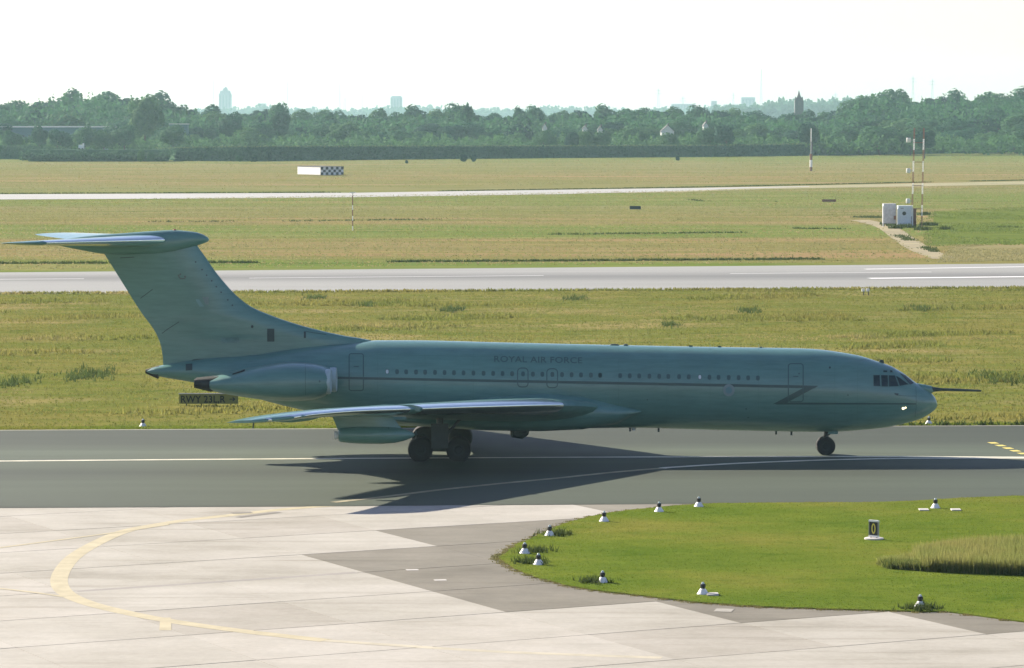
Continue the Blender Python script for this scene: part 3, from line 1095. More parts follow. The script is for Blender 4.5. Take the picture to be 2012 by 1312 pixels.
decal('access_panel', finsurf, [(525, 645.5), (539, 645.5), (539, 671), (525, 671)], M['panel'], AIR, 0.02)
decal('fin_intake', finsurf, [(597, 651), (601, 651), (601, 664), (597, 664)], M['panel'], AIR, 0.02)
outline('panel_seam', finsurf, [(601, 651), (620, 654), (641, 657)], 1.2, M['seal'], AIR, 0.015, False)
disc('fin_port', finsurf, 495.5, 641.5, 2.6, 3, M['panel'], AIR, 0.02, 10)
for x, y in ((397, 529.5), (406, 540.5), (416, 551.5), (425, 563), (434.5, 574), (447.5, 589), (456.5, 599.5), (384.5, 514.5)):
    disc('fin_rivet', finsurf, x, y, 1.5, 1.6, M['panel'], AIR, 0.015, 8)
fl = decal('fin_flash', finsurf, [(384, 588), (391, 588), (401, 602), (392, 602)], M['flash_blue'], AIR, 0.014)
decal('flash_stripe', finsurf, [(397, 583), (410, 583), (410, 598), (404, 598)], M['flash_pink'], fl, 0.014)
# small squadron badge: an arc over two blocks
outline('badge', finsurf, [(351, 543), (355, 547.5), (363, 547), (365, 543)], 2.2, M['badge'], AIR, 0.014, False)
for q in ((351, 541), (354.5, 538.5), (363.5, 543)):
    disc('badge', finsurf, q[0], q[1], 2.0, 1.8, M['badge'], AIR, 0.014, 8)
decal('serial_ghost', finsurf, [(434, 662.5), (470, 662.5), (470, 673.5), (434, 674.5)], flat('painted-out serial', (0.095, 0.20, 0.19), 0.5, var=0.2, scale=2.5), AIR, 0.012)
for a, b in (((276, 586), (300, 568)), ((330, 646), (352, 632)), ((330, 646), (318, 655)), ((236, 506.5), (264, 505))):
    outline('rudder_gap', finsurf, [a, b], 1.2, M['panel'], AIR, 0.012, False)
decal('tail_vent', fs, [(365, 715.5), (378, 714.5), (378, 727), (365, 728)], M['panel'], AIR, 0.02)
outline('panel_seam', fs, [(378, 708), (403, 703.6)], 1.2, M['panel'], AIR, 0.02, False)

# tail cone opening
MB().tube([(X0(287) - .02, 0, onY(287, 729.5)[2]), (X0(312), 0, onY(312, 731)[2])], [0.10, 0.36], 16).build('tail_cone_exhaust', M['soot'], AIR, True)

# ---- bullet and tailplane
BT = [(412.5, 470.2), (410, 466), (402, 461), (384.7, 455.6), (342, 452), (299, 454), (250, 457.5), (200, 461), (150, 466.5), (110, 475), (100, 477.5)]
BB = [(412.5, 471), (410, 474.5), (402, 478), (387, 483), (340, 496), (300, 500), (250, 500.5), (203, 498.4), (171, 493), (118, 482.4), (100, 478.5)]
bt = interp([X0(p[0]) for p in BT], [onY(*p)[2] for p in BT])
bb = interp([X0(p[0]) for p in BB], [onY(*p)[2] for p in BB])
bh = interp([X0(p) for p in (412.5, 410, 402, 385, 342, 299, 250, 200, 150, 110, 100)], [.02, .14, .26, .38, .50, .54, .52, .44, .30, .12, .02])
bx = sorted(set([X0(p[0]) for p in BT] + list(np.linspace(X0(100.5), X0(412), 30))))
BUL = Loft([(x, bt(x), bb(x), 0, bh(x)) for x in bx], 2.0)
BUL.mesh(bx, 40).build('bullet_fairing', M['paint'], AIR, True)
MB().tube([(X0(345), 0, onY(345, 452)[2] - .03), (X0(345), 0, onY(345, 449.5)[2])], [.08, .05], 8).build('beacon', M['red'], AIR)


def airfoil(t, k=13):
    cs = [(1 - math.cos(math.pi * i / k)) / 2 for i in range(k + 1)]
    up = [(c, 2 * aero(c) * t / 2 * 1.0) for c in cs]
    return up, cs


def wing_rings(secs, side, lo=0.0, hi=1.0, grow=0.0, k=13):
    """secs: (y, xLE, z, chord, t, twist_deg) ; camber a little"""
    out = []
    for (y, xl, z, ch, t, tw) in secs:
        up, cs = airfoil(t, k)
        pts = []
        for c, h in up:
            c_ = lo + (hi - lo) * c if hi < 1 else c
            h_ = 2 * aero(c_) * t / 2
            cam_ = 0.008 * 4 * c_ * (1 - c_)
            pts.append((c_, h_ * 0.86 + cam_ + (grow / ch)))
        low = []
        for c, h in up[::-1][1:-1] if hi >= 1 else up[::-1]:
            c_ = lo + (hi - lo) * c if hi < 1 else c
            h_ = 2 * aero(c_) * t / 2
            cam_ = 0.008 * 4 * c_ * (1 - c_)
            low.append((c_, -h_ * 1.14 + cam_ - (grow / ch)))
        a = math.radians(tw)
        R = []
        for c_, h_ in pts + low:
            dx, dz = -c_ * ch + (grow if c_ < 0.01 else 0), h_ * ch
            R.append((xl + dx * math.cos(a) - dz * math.sin(a) * -1, side * y, z + dz * math.cos(a) + dx * math.sin(a)))
        out.append(R)
    return out


SWEEP = 0.74
xLE = lambda y: 4.6 - (y - 1.9) * SWEEP
zLE = interp([1.0, 1.9, 3.2, 5.4, 9.0, 14.3, 19.0, 20.5, 21.6, 22.2], [2.50, 2.62, 2.82, 3.03, 3.28, 3.60, 3.84, 3.86, 3.80, 3.72])
xTE = interp([1.0, 1.9, 6.5, 22.3], [-5.6, -5.4, -6.6, -13.0])


def wsec(y):
    tip = max(0, (y - 21.0)) / 1.25
    xl = xLE(y) - 1.3 * tip**2.2
    ch = xl - xTE(y)
    return (y, xl, zLE(y), max(ch, 0.25), 0.122 - 0.02 * (y / 22), 3.15 - 0.02 * y)


wy = [1.0, 1.9, 2.6, 3.4, 4.4, 5.4, 7, 9, 11, 13, 14.3, 16, 18, 19.5, 20.5, 21.0, 21.4, 21.8, 22.1, 22.25]
for side in (-1, 1):
    wg = MB().loft(wing_rings([wsec(y) for y in wy], side)).build('wing', M['paint'], AIR, True)
    for ya, yb in ((4.6, 13.9), (14.65, 22.0)):
        ys = [y for y in np.linspace(ya, yb, 12)]
        MB().loft(wing_rings([wsec(y) for y in ys], side, 0.0, 0.11, 0.012, 12), False).build('leading_edge', M['metal'], wg, True)
    # fence
    y = 14.28
    s_ = wsec(y)
    o_ = MB()
    prof = [(s_[1] + .16, s_[2] - .10), (s_[1] + .20, s_[2] + .06), (s_[1] - .15, s_[2] + .20), (s_[1] - 1.4, s_[2] + .24), (s_[1] - 2.9, s_[2] + .10), (s_[1] - 2.9, s_[2] - .2), (s_[1] - 0.6, s_[2] - .05)]
    vs = [(p[0], side * (y - .02), p[1]) for p in prof] + [(p[0], side * (y + .02), p[1]) for p in prof]
    k = len(prof)
    o_.add(vs, [tuple(range(k)), tuple(range(k, 2 * k))[::-1]] + [(i, (i + 1) % k, k + (i + 1) % k, k + i) for i in range(k)])
    o_.build('wing_fence', M['paint'], wg)
    # flap track fairings, static wicks
    for y, ln, r in ((17.4, 2.3, .20), (9.4, 3.0, .26)):
        xt = xTE(y)
        zt = wsec(y)[2] - 0.30
        L = [(xt + 1.9, 0.03), (xt + 1.4, r * .7), (xt + .6, r), (xt - .1, r * .7), (xt - .45, .03)]
        MB().tube([(a, side * y, zt - .04 * (xt + 1.9 - a)) for a, b in L], [b for a, b in L], 12).build('flap_fairing', M['paint'], wg, True)
    MB().tube([(xTE(21.5) + .9, side * 21.3, zLE(21.3) - .1), (xTE(21.5) + .85, side * 21.3, zLE(21.3) - .52)], [.035, .03], 8).build('pitot', M['panel'], wg)
    # refuelling pod with pylon
    Y = side * 13.5
    pod = MB()
    L = [(-8.30, .26), (-8.22, .33), (-7.7, .385), (-7.0, .41), (-6.2, .41), (-5.6, .37), (-5.15, .27), (-4.9, .18), (-4.72, .10), (-4.66, .03)]
    pod.tube([(a, Y, 2.30) for a, b in L], [b * 1.05 for a, b in L], 24)
    pd = pod.build('refuelling_pod', M['paint'], AIR, True)
    py_ = MB()
    for_t = [(-5.35, 2.55), (-5.75, 3.45), (-8.0, 3.35), (-8.1, 2.6)]
    rr = []
    for t in (0, 1):
        z = 2.45 if t == 0 else 3.55
        xa, xb = (-5.15, -8.15) if t == 0 else (-6.05, -8.6)
        rr.append([(xa, Y, z), (xa - .35, Y - .12, z), (xa - 1.3, Y - .16, z), (xb, Y - .05, z), (xb - .15, Y, z), (xb, Y + .05, z), (xa - 1.3, Y + .16, z), (xa - .35, Y + .12, z)])
    py_.loft(rr)
    py_.build('pylon', M['paint'], pd, True)
    MB().tube([(-8.28, Y, 2.28), (-8.5, Y, 2.28)], [.16, .22], 14).build('drogue', M['white'], pd, True)
    pr = MB()
    for k in range(4):
        a = math.pi / 4 + k * math.pi / 2
        c, s2 = math.cos(a), math.sin(a)
        pr.add([(-4.62, Y + c * .04 - s2 * .04, 2.32 + s2 * .04 + c * .04), (-4.62, Y + c * .30 - s2 * .05, 2.32 + s2 * .30 + c * .05), (-4.58, Y + c * .30 + s2 * .05, 2.32 + s2 * .30 - c * .05), (-4.58, Y + c * .04 + s2 * .04, 2.32 + s2 * .04 - c * .04)], [(0, 1, 2, 3)])
    pr.tube([(-4.66, Y, 2.32), (-4.52, Y, 2.32)], [.09, .02], 10)
    pr.build('ram_air_turbine', M['panel'], pd)
    for xx in (-7.05, -5.9):
        pb = MB()
        pb.tube([(xx - .012, Y, 2.32), (xx + .012, Y, 2.32)], [.412 if xx < -6 else .395] * 2, 24, False)
        pb.build('pod_band', M['seal'], pd, True)
    # tailplane
    tsec = [(y, -17.3 - (y) * .95, onY(340, 471)[2] + .012 * y, 4.7 - y * .41, 0.135 - .005 * y, 1.2) for y in (0.2, .6, 1.5, 3, 4.5, 5.6, 6.2)]
    tsec += [(6.5, -17.3 - 6.5 * .95 - .12, onY(340, 471)[2] + .08, 1.9, .07, .3), (6.68, -17.3 - 6.68 * .95 - .5, onY(340, 471)[2] + .08, 1.3, .04, .3)]
    tp = MB().loft(wing_rings(tsec, side)).build('tailplane', M['paint'], AIR, True)
    MB().loft(wing_rings(tsec[1:7], side, 0.0, 0.14, 0.010, 12), False).build('leading_edge', M['metal'], tp, True)
    # engine nacelle holding two jets
    NT = [(383, 747.5), (414, 741.7), (440, 734), (488, 723), (530, 715.8), (573, 711.5), (617, 714.6), (636, 719), (648, 724)]
    NB = [(383, 757), (431, 771), (482, 780), (530, 786), (573, 788), (620, 784), (640, 777), (648, 772)]
    NX = lambda px: onY(px, 755, -3.4)[0]
    nt = interp([NX(p[0]) for p in NT], [onY(p[0], p[1], -3.4)[2] for p in NT])
    nb = interp([NX(p[0]) for p in NB], [onY(p[0], p[1], -3.4)[2] for p in NB])
    nh = interp([NX(p) for p in (383, 414, 440, 488, 530, 573, 617, 648)], [.62, .86, 1.05, 1.3, 1.42, 1.47, 1.46, 1.38])
    nx = sorted(set([NX(p[0]) for p in NT if p[0] > 400] + list(np.linspace(NX(414), NX(648), 26))))
    yc = side * 3.3
    NAC = Loft([(x, nt(x), nb(x), yc, nh(x)) for x in np.linspace(NX(383), NX(648), 40)], 2.5)
    nc = NAC.mesh(nx, 48, False).build('engine_nacelle', M['paint'], AIR, True)
    xf = NX(648)
    zc, hh = (nt(xf) + nb(xf)) / 2, (nt(xf) - nb(xf)) / 2
    for yo, xo in ((-.68, 0.0 if side < 0 else .22), (.68, .22 if side < 0 else 0.0)):
        lip = MB()
        R = []
        for dx, r in ((-.25, .70), (-.02, .72), (.08, .69), (.10, .64), (.06, .59), (-.1, .56), (-.8, .54)):
            R.append([(xf + xo + dx, yc + yo + r * math.cos(6.2832 * k / 28), zc + (hh / .70) * r * math.sin(6.2832 * k / 28)) for k in range(28)])
        lip.loft(R, False)
        lip.build('intake_lip', flat('intake lip', (0.38, 0.48, 0.47), 0.3), nc, True)
        MB().loft([[(xf + xo - .78 + dd, yc + yo + .55 * math.cos(6.2832 * k / 20), zc + .55 * math.sin(6.2832 * k / 20)) for k in range(20)] for dd in (-.06, 0)]).build('intake_fan', M['dark'], nc)
    # nacelle front wall between lips
    MB().loft([NAC.ring(xf - .02, 40), NAC.ring(xf - .10, 40)]).build('intake_bulkhead', M['paint'], nc)
    for yo in (-.42, .42):
        xr = NX(414)
        z0 = (nt(xr) + nb(xr)) / 2
        zr = (nt(NX(383)) + nb(NX(383))) / 2
        MB().loft([[(xx, yc + yo + r * math.cos(6.2832 * k / 22), zz + r * .92 * math.sin(6.2832 * k / 22)) for k in range(22)] for xx, r, zz in ((xr + .5, .42, z0 + .05), (xr, .40, z0), (NX(386), .26, zr), (NX(383), .24, zr), (NX(390), .20, zr + .02))]).build('exhaust_nozzle', M['soot'], nc, True)
    MB().loft([NAC.ring(NX(414), 40), NAC.ring(NX(416), 40)]).build('exhaust_bulkhead', M['soot'], nc)
    # stub joining nacelle and fuselage
    MB().loft([[(NX(440 + 0), side * 1.0, z0 - .10), (NX(640), side * 1.2, zc - .25), (NX(640), side * 1.2, zc + .35), (NX(440), side * 1.0, z0 + .22)],
               [(NX(440), side * 2.8, z0 - .10), (NX(640), side * 2.8, zc - .25), (NX(640), side * 2.8, zc + .35), (NX(440), side * 2.8, z0 + .22)]]).build('engine_stub', M['paint'], nc)
    if side < 0:
        ns = NAC.hit
        decal('cooling_slot', ns, [(456.5, 734.5), (481, 725.8), (481, 729.5), (457, 736.5)], M['dark'], nc, 0.015, 5, 2)
        disc('service_point', ns, 628, 749, 2, 2.2, M['seal'], nc, 0.012, 8)
        outline('panel_seam', ns, [(600, 716), (600, 740), (600, 775)], 0.8, M['seal'], nc, 0.01, False)
    # wing root fillet
    fr = []
    for x, w_, zt_, zb_ in ((6.6, 1.75, 2.5, 2.3), (5.4, 2.02, 2.95, 1.7), (3.6, 2.45, 3.30, 1.45), (1.5, 2.70, 3.42, 1.38), (-1.5, 2.62, 3.20, 1.42), (-4.0, 2.25, 2.75, 1.55), (-6.2, 1.5, 2.2, 1.8)):
        zc_, hz_ = (zt_ + zb_) / 2, (zt_ - zb_) / 2
        fr.append([(x, side * (w_ - 1.2 + 1.2 * math.cos(a)), zc_ + hz_ * math.sin(a)) for a in np.linspace(-math.pi / 2, math.pi / 2, 12)] + [(x, side * .2, zc_ + hz_), (x, side * .2, zc_ - hz_)])
    MB().loft(fr).build('wing_root_fairing', M['paint'], AIR, True)

    # main gear
    gx, gy, R_ = -3.68, side * 3.25, .635
    gm = MB().tube([(gx, gy, .64), (gx, gy, 1.7), (gx + .05, gy - side * .1, 2.9)], [.15, .17, .2], 12)
    gm.tube([(gx - .98, gy, R_), (gx + .98, gy, R_)], .13, 10)
    gm.tube([(gx + .1, gy, 1.1), (gx + 1.3, gy - side * .6, 2.4)], .08, 8)
    gp = gm.build('main_gear', M['gear'], AIR, True)
    for wx in (gx - .97, gx + .97):
        for wy_ in (gy - .36, gy + .36):
            prof = [(-.19, .30), (-.20, .50), (-.17, .60), (-.09, .633), (.09, .633), (.17, .60), (.20, .50), (.19, .30)]
            MB().loft([[(wx + r * math.cos(6.2832 * k / 32), wy_ + a, R_ + r * math.sin(6.2832 * k / 32)) for k in range(32)] for a, r in prof], False).build('tyre', M['tyre'], gp, True)
            prof = [(-.15, .02), (-.17, .14), (-.12, .20), (-.14, .31), (.14, .31), (.12, .2), (.17, .14), (.15, .02)]
            MB().loft([[(wx + r * math.cos(6.2832 * k / 24), wy_ + a, R_ + r * math.sin(6.2832 * k / 24)) for k in range(24)] for a, r in prof]).build('rim', M['rim'], gp, True)
    MB().box((gx + .02, gy + side * .62, 1.36), (.86, .05, 1.25)).build('gear_door', M['gear'], gp)

# ---- nose gear
nxg = onY(1622, 877)[0]
R_ = .49
gm = MB().tube([(nxg, 0, R_), (nxg + .02, 0, .95), (nxg + .10, 0, 1.55)], [.09, .12, .15], 12)
gm.tube([(nxg, -.3, R_), (nxg, .3, R_)], .07, 10)
gm.tube([(nxg + .05, 0, 1.0), (nxg + .75, 0, 1.5)], .05, 8)
gp = gm.build('nose_gear', M['gear'], AIR, True)
for wy_ in (-.22, .22):
    prof = [(-.12, .26), (-.14, .38), (-.11, .46), (-.05, .488), (.05, .488), (.11, .46), (.14, .38), (.12, .26)]
    MB().loft([[(nxg + r * math.cos(6.2832 * k / 32), wy_ + a, R_ + r * math.sin(6.2832 * k / 32)) for k in range(32)] for a, r in prof], False).build('tyre', M['tyre'], gp, True)
    prof = [(-.10, .02), (-.11, .12), (-.07, .16), (-.09, .27), (.09, .27), (.07, .16), (.11, .12), (.10, .02)]
    MB().loft([[(nxg + r * math.cos(6.2832 * k / 24), wy_ + a, R_ + r * math.sin(6.2832 * k / 24)) for k in range(24)] for a, r in prof]).build('rim', M['rim'], gp, True)
for wy_ in (-.42, .42):
    MB().box((nxg + .35, wy_, 1.30), (.5, .03, .34)).build('gear_door', M['paint'], gp)
MB().tube([(nxg + .62, 0, 1.33), (nxg + .70, 0, 1.33)], [.05, .09], 12).build('taxi_light', M['glass'], gp)

# ---- probe, aerials
pa, pb_, pc, pe = onY(1790, 757), onY(1822, 764), onY(1850, 765), onY(1928, 767.5)
MB().tube([pa, onY(1808, 763), pb_, onY(1834, 764.8), pc, onY(1885, 766), pe], [.12, .24, .20, .13, .075, .07, .05], 14).build('refuelling_probe', M['panel'], AIR, True)
MB().tube([onY(1760, 757), onY(1800, 762), onY(1829, 765.5), onY(1836, 768)], [.10, .26, .20, .05], 14).build('probe_fairing', M['paint'], AIR, True)
for px, py, h, l_ in ((1414, 681.5, .06, .22), (1357, 680.3, .05, .25), (1495, 682.8, .05, .2), (1732, 711, .12, .3)):
    p = onY(px, py)
    MB().box((p[0], 0, p[2] + h / 2 - .03), (l_, .05, h + .06), 0, .6).build('aerial', M['panel'], AIR)
for xa, xb in ((1198, 1216), (1225, 1234)):
    p, q = onY(xa, 677.2), onY(xb, 677.8)
    MB().box(((p[0] + q[0]) / 2, 0, p[2] + .01), (q[0] - p[0], .35, .06), 0, .7).build('roof_blister', M['panel'], AIR)
p = onY(1025, 843)
MB().tube([(p[0] + .42, 0, p[2] + .2), (p[0] + .2, 0, p[2] - .16), (p[0], 0, p[2] - .26), (p[0] - .38, 0, p[2] - .24), (p[0] - .40, 0, p[2] + .2)], [.05, .2, .26, .26, .2], 12).build('belly_fairing', M['panel'], AIR, True)
p = onY(1245, 843)
MB().tube([(p[0], 0, p[2] + .1), (p[0], 0, p[2] - .06)], [.14, .09], 12).build('belly_light', M['glass'], AIR)
for px, py in ((1555, 850), (1238, 842.5), (1294, 843.5), (1525, 848.5)):
    p = onY(px, py)
    MB().box((p[0], 0, p[2] - .02), (.10, .03, .22)).build('aerial', M['panel'], AIR)


# ------------------------------------------------------------------ copies
def kids(o):
    return [c for c in bpy.data.objects if c.parent == o]


def copy_tree(o, parent=None):
    c = o.copy()
    COL.objects.link(c)
    c.parent = parent
    for ch in kids(o):
        copy_tree(ch, c)
    return c


# ------------------------------------------------------------------ taxiway edge lights
def lathe(prof, n=16, c=(0, 0, 0)):
    return MB().loft([[(c[0] + r * math.cos(6.2832 * k / n), c[1] + r * math.sin(6.2832 * k / n), c[2] + z) for k in range(n)] for z, r in prof])


LIGHT = empty('edge_light', (0, 0, 0), '', 'edge light', 'taxiway edge lights round the lawn')
lathe([(-.05, .22), (.02, .22), (.05, .19), (.13, .145), (.20, .10), (.21, .05)]).build('foot_cone', M['white'], LIGHT, True)
lathe([(.20, .075), (.25, .075), (.26, .10), (.36, .10), (.38, .07)]).build('lamp_body', M['black'], LIGHT, True)
lathe([(.36, .055), (.41, .055), (.445, .03), (.45, .005)]).build('lens', M['glass'], LIGHT, True)
LT = [(1187, 1024, 'white coned edge light second from the left on the island top edge'),
      (1295, 1005, 'white coned edge light on the island top edge under the forward fuselage shadow'),
      (1373, 995, 'white coned edge light closest to the dark asphalt on the island top edge'),
      (1080, 1052, 'white coned edge light on the upper left curve of the lawn island'),
      (1031, 1087, 'white coned edge light at the very tip of the lawn island'),
      (1058, 1109, 'white coned edge light beside a dark weed just below the island tip'),
      (1184, 1144, 'white coned edge light on the lower left edge of the lawn island'),
      (1381, 1167, 'white coned edge light beside a flat plate on the island lower edge'),
      (1808, 1192, 'white coned edge light at the lower right, below the tall ripe grass'),
      (1838, 998, 'white coned edge light between two flat plates on the island top edge at right'),
      (281, 838, 'white coned edge light in the grass below the jet tail'),
      (1825, 833, 'white coned edge light in the grass just below the jet nose')]
for i, (x, y, lb) in enumerate(LT):
    o = LIGHT if i == 0 else copy_tree(LIGHT)
    p = gnd(x, y, 0.07 if y > 950 else 0.02)
    o.location = p
    o.rotation_euler.z = random.uniform(0, 6)
    o['label'] = lb
for x, y, lb in ((1815, 1001, 'pale flat cover plate left of the edge light on the island top edge'), (1878, 1001, 'pale flat cover plate right of the edge light on the island top edge'),
                 (1400, 1167, 'pale flat cover plate by the edge light on the island lower edge')):
    p = gnd(x, y, 0.10)
    tag(MB().box((p[0], p[1], .10), (.42, .55, .05)).build('cover_plate', M['concrete_base']), lb, 'cover plate', 'cover plates by the edge lights')
# runway edge lights pair
for x, lb in ((1697, 'small white runway light, the left one of a close pair in the grass'), (1706, 'small white runway light, the right one of a close pair in the grass')):
    p = gnd(x, 580, 0)
    e = empty('runway_light', p, lb, 'runway light', 'pair of runway lights')
    q = MB().tube([(p[0], p[1], 0), (p[0], p[1], .5)], .05, 8)
    q.build('stem', M['black'], e)
    MB().box((p[0] - .05, p[1], .52), (.30, .30, .26)).build('lamp_head', M['white'], e)

rp = np.array([(p[0], p[1], .02) for p in isl_s])
rp = np.repeat(rp, 60, 0)[:, :] + rng.normal(0, 1, (len(rp) * 60, 3)) * (.16, .10, 0)
tufts('ragged_edge_grass', rp, .06, .05, blade_mat('dry edge grass', [(0.3, (0.12, 0.125, 0.04)), (0.7, (0.19, 0.16, 0.075))], (0.2, 0.3, 0.2), 0.4), 3)
# weeds tufts by lights
tufts('island_weeds', np.concatenate([np.array(gnd(x, y, .07)) + rng.normal(0, 1, (90, 3)) * (.35, .35, 0) for x, y in ((1043, 1105), (1170, 1143), (1098, 1050), (1808, 1196), (1050, 1083))]), .22, .05, M['verge_blade'], 3)

# ------------------------------------------------------------------ small marker board on the island
p = gnd(1717, 1059, 0.075)
e = empty('marker_board', p, 'small upright black marker board with a yellow oval on a round pad in the lawn', 'marker board')
X, Y, Z = p
rz = math.radians(-38)
ca, sa = math.cos(rz), math.sin(rz)
L = lambda a, b, c: (X + a * ca - b * sa, Y + a * sa + b * ca, Z + c)
lathe([(-.03, .40), (.05, .40), (.06, .37), (.065, .01)], 24, p).build('concrete_pad', M['concrete_base'], e, True)
MB().box(L(0, 0, .44), (.40, .06, .56), rz).build('board', M['black'], e)
MB().box(L(0, 0, .755), (.46, .10, .07), rz).build('frame_bar', M['white'], e)
MB().box(L(0, 0, .125), (.46, .10, .07), rz).build('frame_bar', M['white'], e)
for s_ in (-1, 1):
    MB().box(L(s_ * .215, 0, .44), (.03, .08, .555), rz).build('frame_side', M['galv'], e)
    MB().box(L(s_ * .14, 0, .072), (.05, .05, .05), rz).build('foot', M['black'], e)
ov = []
for k in range(24):
    a = 6.2832 * k / 24
    ov.append((math.cos(a), math.sin(a)))
mb = MB()
V = [L(.10 * c, -.035, .44 + .22 * s_) for c, s_ in ov] + [L(.045 * c, -.035, .44 + .15 * s_) for c, s_ in ov]
mb.add(V, [(k, (k + 1) % 24, 24 + (k + 1) % 24, 24 + k) for k in range(24)])
mb.build('oval_mark', M['oval'], e)

# ------------------------------------------------------------------ direction sign
p0, p1 = gnd(352, 797), gnd(468, 797)
X, Y = (p0[0] + p1[0]) / 2, p0[1]
wd = p1[0] - p0[0]
e = empty('direction_sign', (X, Y, 0), 'low yellow runway direction sign with dark lettering standing in the grass behind the tail', 'sign')
sc_ = FPX / (Y - CY)
zt_ = onY(400, 774, Y)[2]
MB().box((X, Y + .06, (zt_ + .12) / 2), (wd, .12, zt_ - .12)).build('board', M['yellowsign'], e)
for k in range(4):
    MB().box((X - wd / 2 + wd * (k + .5) / 4, Y + .06, .06), (.06, .06, .12)).build('leg', M['black'], e)
MB().box((X, Y + .06, zt_ + .02), (wd + .06, .16, .04)).build('frame', M['galv'], e)
V, F = text_data('RWY 23L,R', 0.02, 1.05)
x_a, x_b = onY(355.5, 785, Y)[0], onY(443, 785, Y)[0]
za, zb = onY(400, 791, Y)[2], onY(400, 776.8, Y)[2]
hm = V[:, 1].max()
P_ = [(x_a + v[0] / V[:, 0].max() * (x_b - x_a), Y - .006, za + (v[1] - (hm - .73)) / .73 * (zb - za)) for v in V]
letters('letter', P_, F, M['signtext'], e)
ax, bx_, az = onY(451, 785, Y)[0], onY(462, 785, Y)[0], onY(450, 784, Y)[2]
MB().add([(ax, Y - .006, az - .025), (bx_ - .06, Y - .006, az - .025), (bx_ - .06, Y - .006, az + .025), (ax, Y - .006, az + .025)], [(0, 1, 2, 3)]).add(
    [(bx_ + .02, Y - .006, az), (bx_ - .12, Y - .006, az + .13), (bx_ - .17, Y - .006, az + .09), (bx_ - .07, Y - .006, az), (bx_ - .17, Y - .006, az - .09), (bx_ - .12, Y - .006, az - .13)], [(0, 1, 2, 3), (0, 3, 4, 5)]).build('arrow', M['signtext'], e)

# ------------------------------------------------------------------ poles
def banded_pole(name, px, ybase, ytops, radii, mats, label, extra=None):
    p = gnd(px, ybase)
    e = empty(name, p, label, 'pole')
    zs = [0.0] + [onY(px, y, p[1])[2] for y in ytops]
    for k in range(len(ytops)):
        MB().tube([(p[0], p[1], zs[k]), (p[0], p[1], zs[k + 1])], radii[k], 8).build('pole_section', mats[k], e)
    return e, p, zs


e, p, zs = banded_pole('marker_pole', 693, 453, [444, 433, 424, 412, 403, 392, 384, 378], [.08] * 8, [M['white'], M['rust'], M['white'], M['rust'], M['white'], M['rust'], M['rust'], M['white']], 'thin red and white banded pole with a small white cross head in the grass')
MB().box((p[0], p[1], zs[-1]), (.9, .12, .12)).build('cross_head', M['white'], e)
e, p, zs = banded_pole('marker_pole', 1593.5, 336, [328, 314, 302, 278, 252], [.42, .42, .42, .20, .16], [M['rust'], M['white'], M['rust'], M['galv'], M['white']], 'tall slim pole with a thick red and white banded foot in the far grass')

# ------------------------------------------------------------------ glide path mast and shelter at right
base = gnd(1792, 446)
Yb = base[1]
sx_ = lambda px: onY(px, 430, Yb)[0]
zz = lambda py: onY(1790, py, Yb)[2]
e = empty('lattice_mast', base, 'slender red and white two-legged antenna mast beside the white equipment cabinets', 'mast')
for pxa, pxb in ((1791.5, 1795.5), (1811, 1814)):
    xa, xb = sx_(pxa), sx_(pxb)
    ztop = zz(251)
    N = 9
    for k in range(N):
        z0, z1 = ztop * k / N, ztop * (k + 1) / N
        x0, x1 = xa + (xb - xa) * k / N, xa + (xb - xa) * (k + 1) / N
        g = MB()
        w_ = .10
        for dx, dy in ((-w_, 0), (w_, 0), (0, w_ * 1.7)):
            g.tube([(x0 + dx, Yb + dy, z0), (x1 + dx, Yb + dy, z1)], .026, 6)
        for j in range(3):
            a_, b_ = j / 3, (j + 1) / 3
            za_, zb_ = z0 + (z1 - z0) * a_, z0 + (z1 - z0) * b_
            g.tube([(x0 - w_, Yb, za_), (x0 + w_, Yb, zb_)], .022, 5)
            g.tube([(x0 + w_, Yb, za_), (x0, Yb + w_ * 1.7, zb_)], .022, 5)
        g.build('lattice_section', M['rust'] if k % 2 == 0 else M['white'], e)
for py in (318, 364, 410, 280):
    MB().tube([(sx_(1793), Yb + .1, zz(py)), (sx_(1813), Yb + .1, zz(py))], .06, 6).build('cross_bar', M['rust'], e)
for py in (275, 335, 394.5):
    q = MB().tube([(sx_(1792.5), Yb - .05, zz(py)), (sx_(1786), Yb - .35, zz(py))], .05, 6)
    an = q.build('antenna_arm', M['galv'], e)
    xx = sx_(1783.5)
    lathe([(-.36, .30), (-.30, .34), (.30, .34), (.36, .28)], 14, (xx, Yb - .4, zz(py))).build('antenna', M['white'], an, True)
shel = gnd(1766, 446)
e = empty('equipment_shelter', shel, 'pair of white equipment cabinets standing at the foot of the antenna mast', 'shelter')
zt2 = lambda py: onY(1766, py, shel[1])[2]
xs2 = lambda px: onY(px, 430, shel[1])[0]
MB().box(((xs2(1764.5) + xs2(1791.5)) / 2, shel[1] + 1.0, (zt2(404) + .25) / 2), (xs2(1791.5) - xs2(1764.5), 2.0, zt2(404) - .25)).build('cabinet', M['cabinet'], e)
MB().box(((xs2(1739) + xs2(1763.5)) / 2, shel[1] + 3.2, (zt2(404) + .25) / 2 + .25), (xs2(1763.5) - xs2(1739), 1.9, zt2(404) - .25)).build('cabinet', flat('greyer cabinet paint', (0.50, 0.50, 0.53), .55), e)
MB().box(((xs2(1792.5) + xs2(1801)) / 2, shel[1] + 1.3, zt2(410) / 2), (xs2(1801) - xs2(1792.5), 1.4, zt2(410))).build('side_store', M['rust'], e)
for px, py in ((1738, 405), (1763.5, 410), (1793, 408)):
    MB().box((xs2(px), shel[1] - .08 if px > 1750 else shel[1] + 2.1, zt2(py) / 2), (.16, .16, zt2(py))).build('corner_post', M['white'], e)
c_ = (xs2(1776.5), shel[1] - .03, zt2(419))
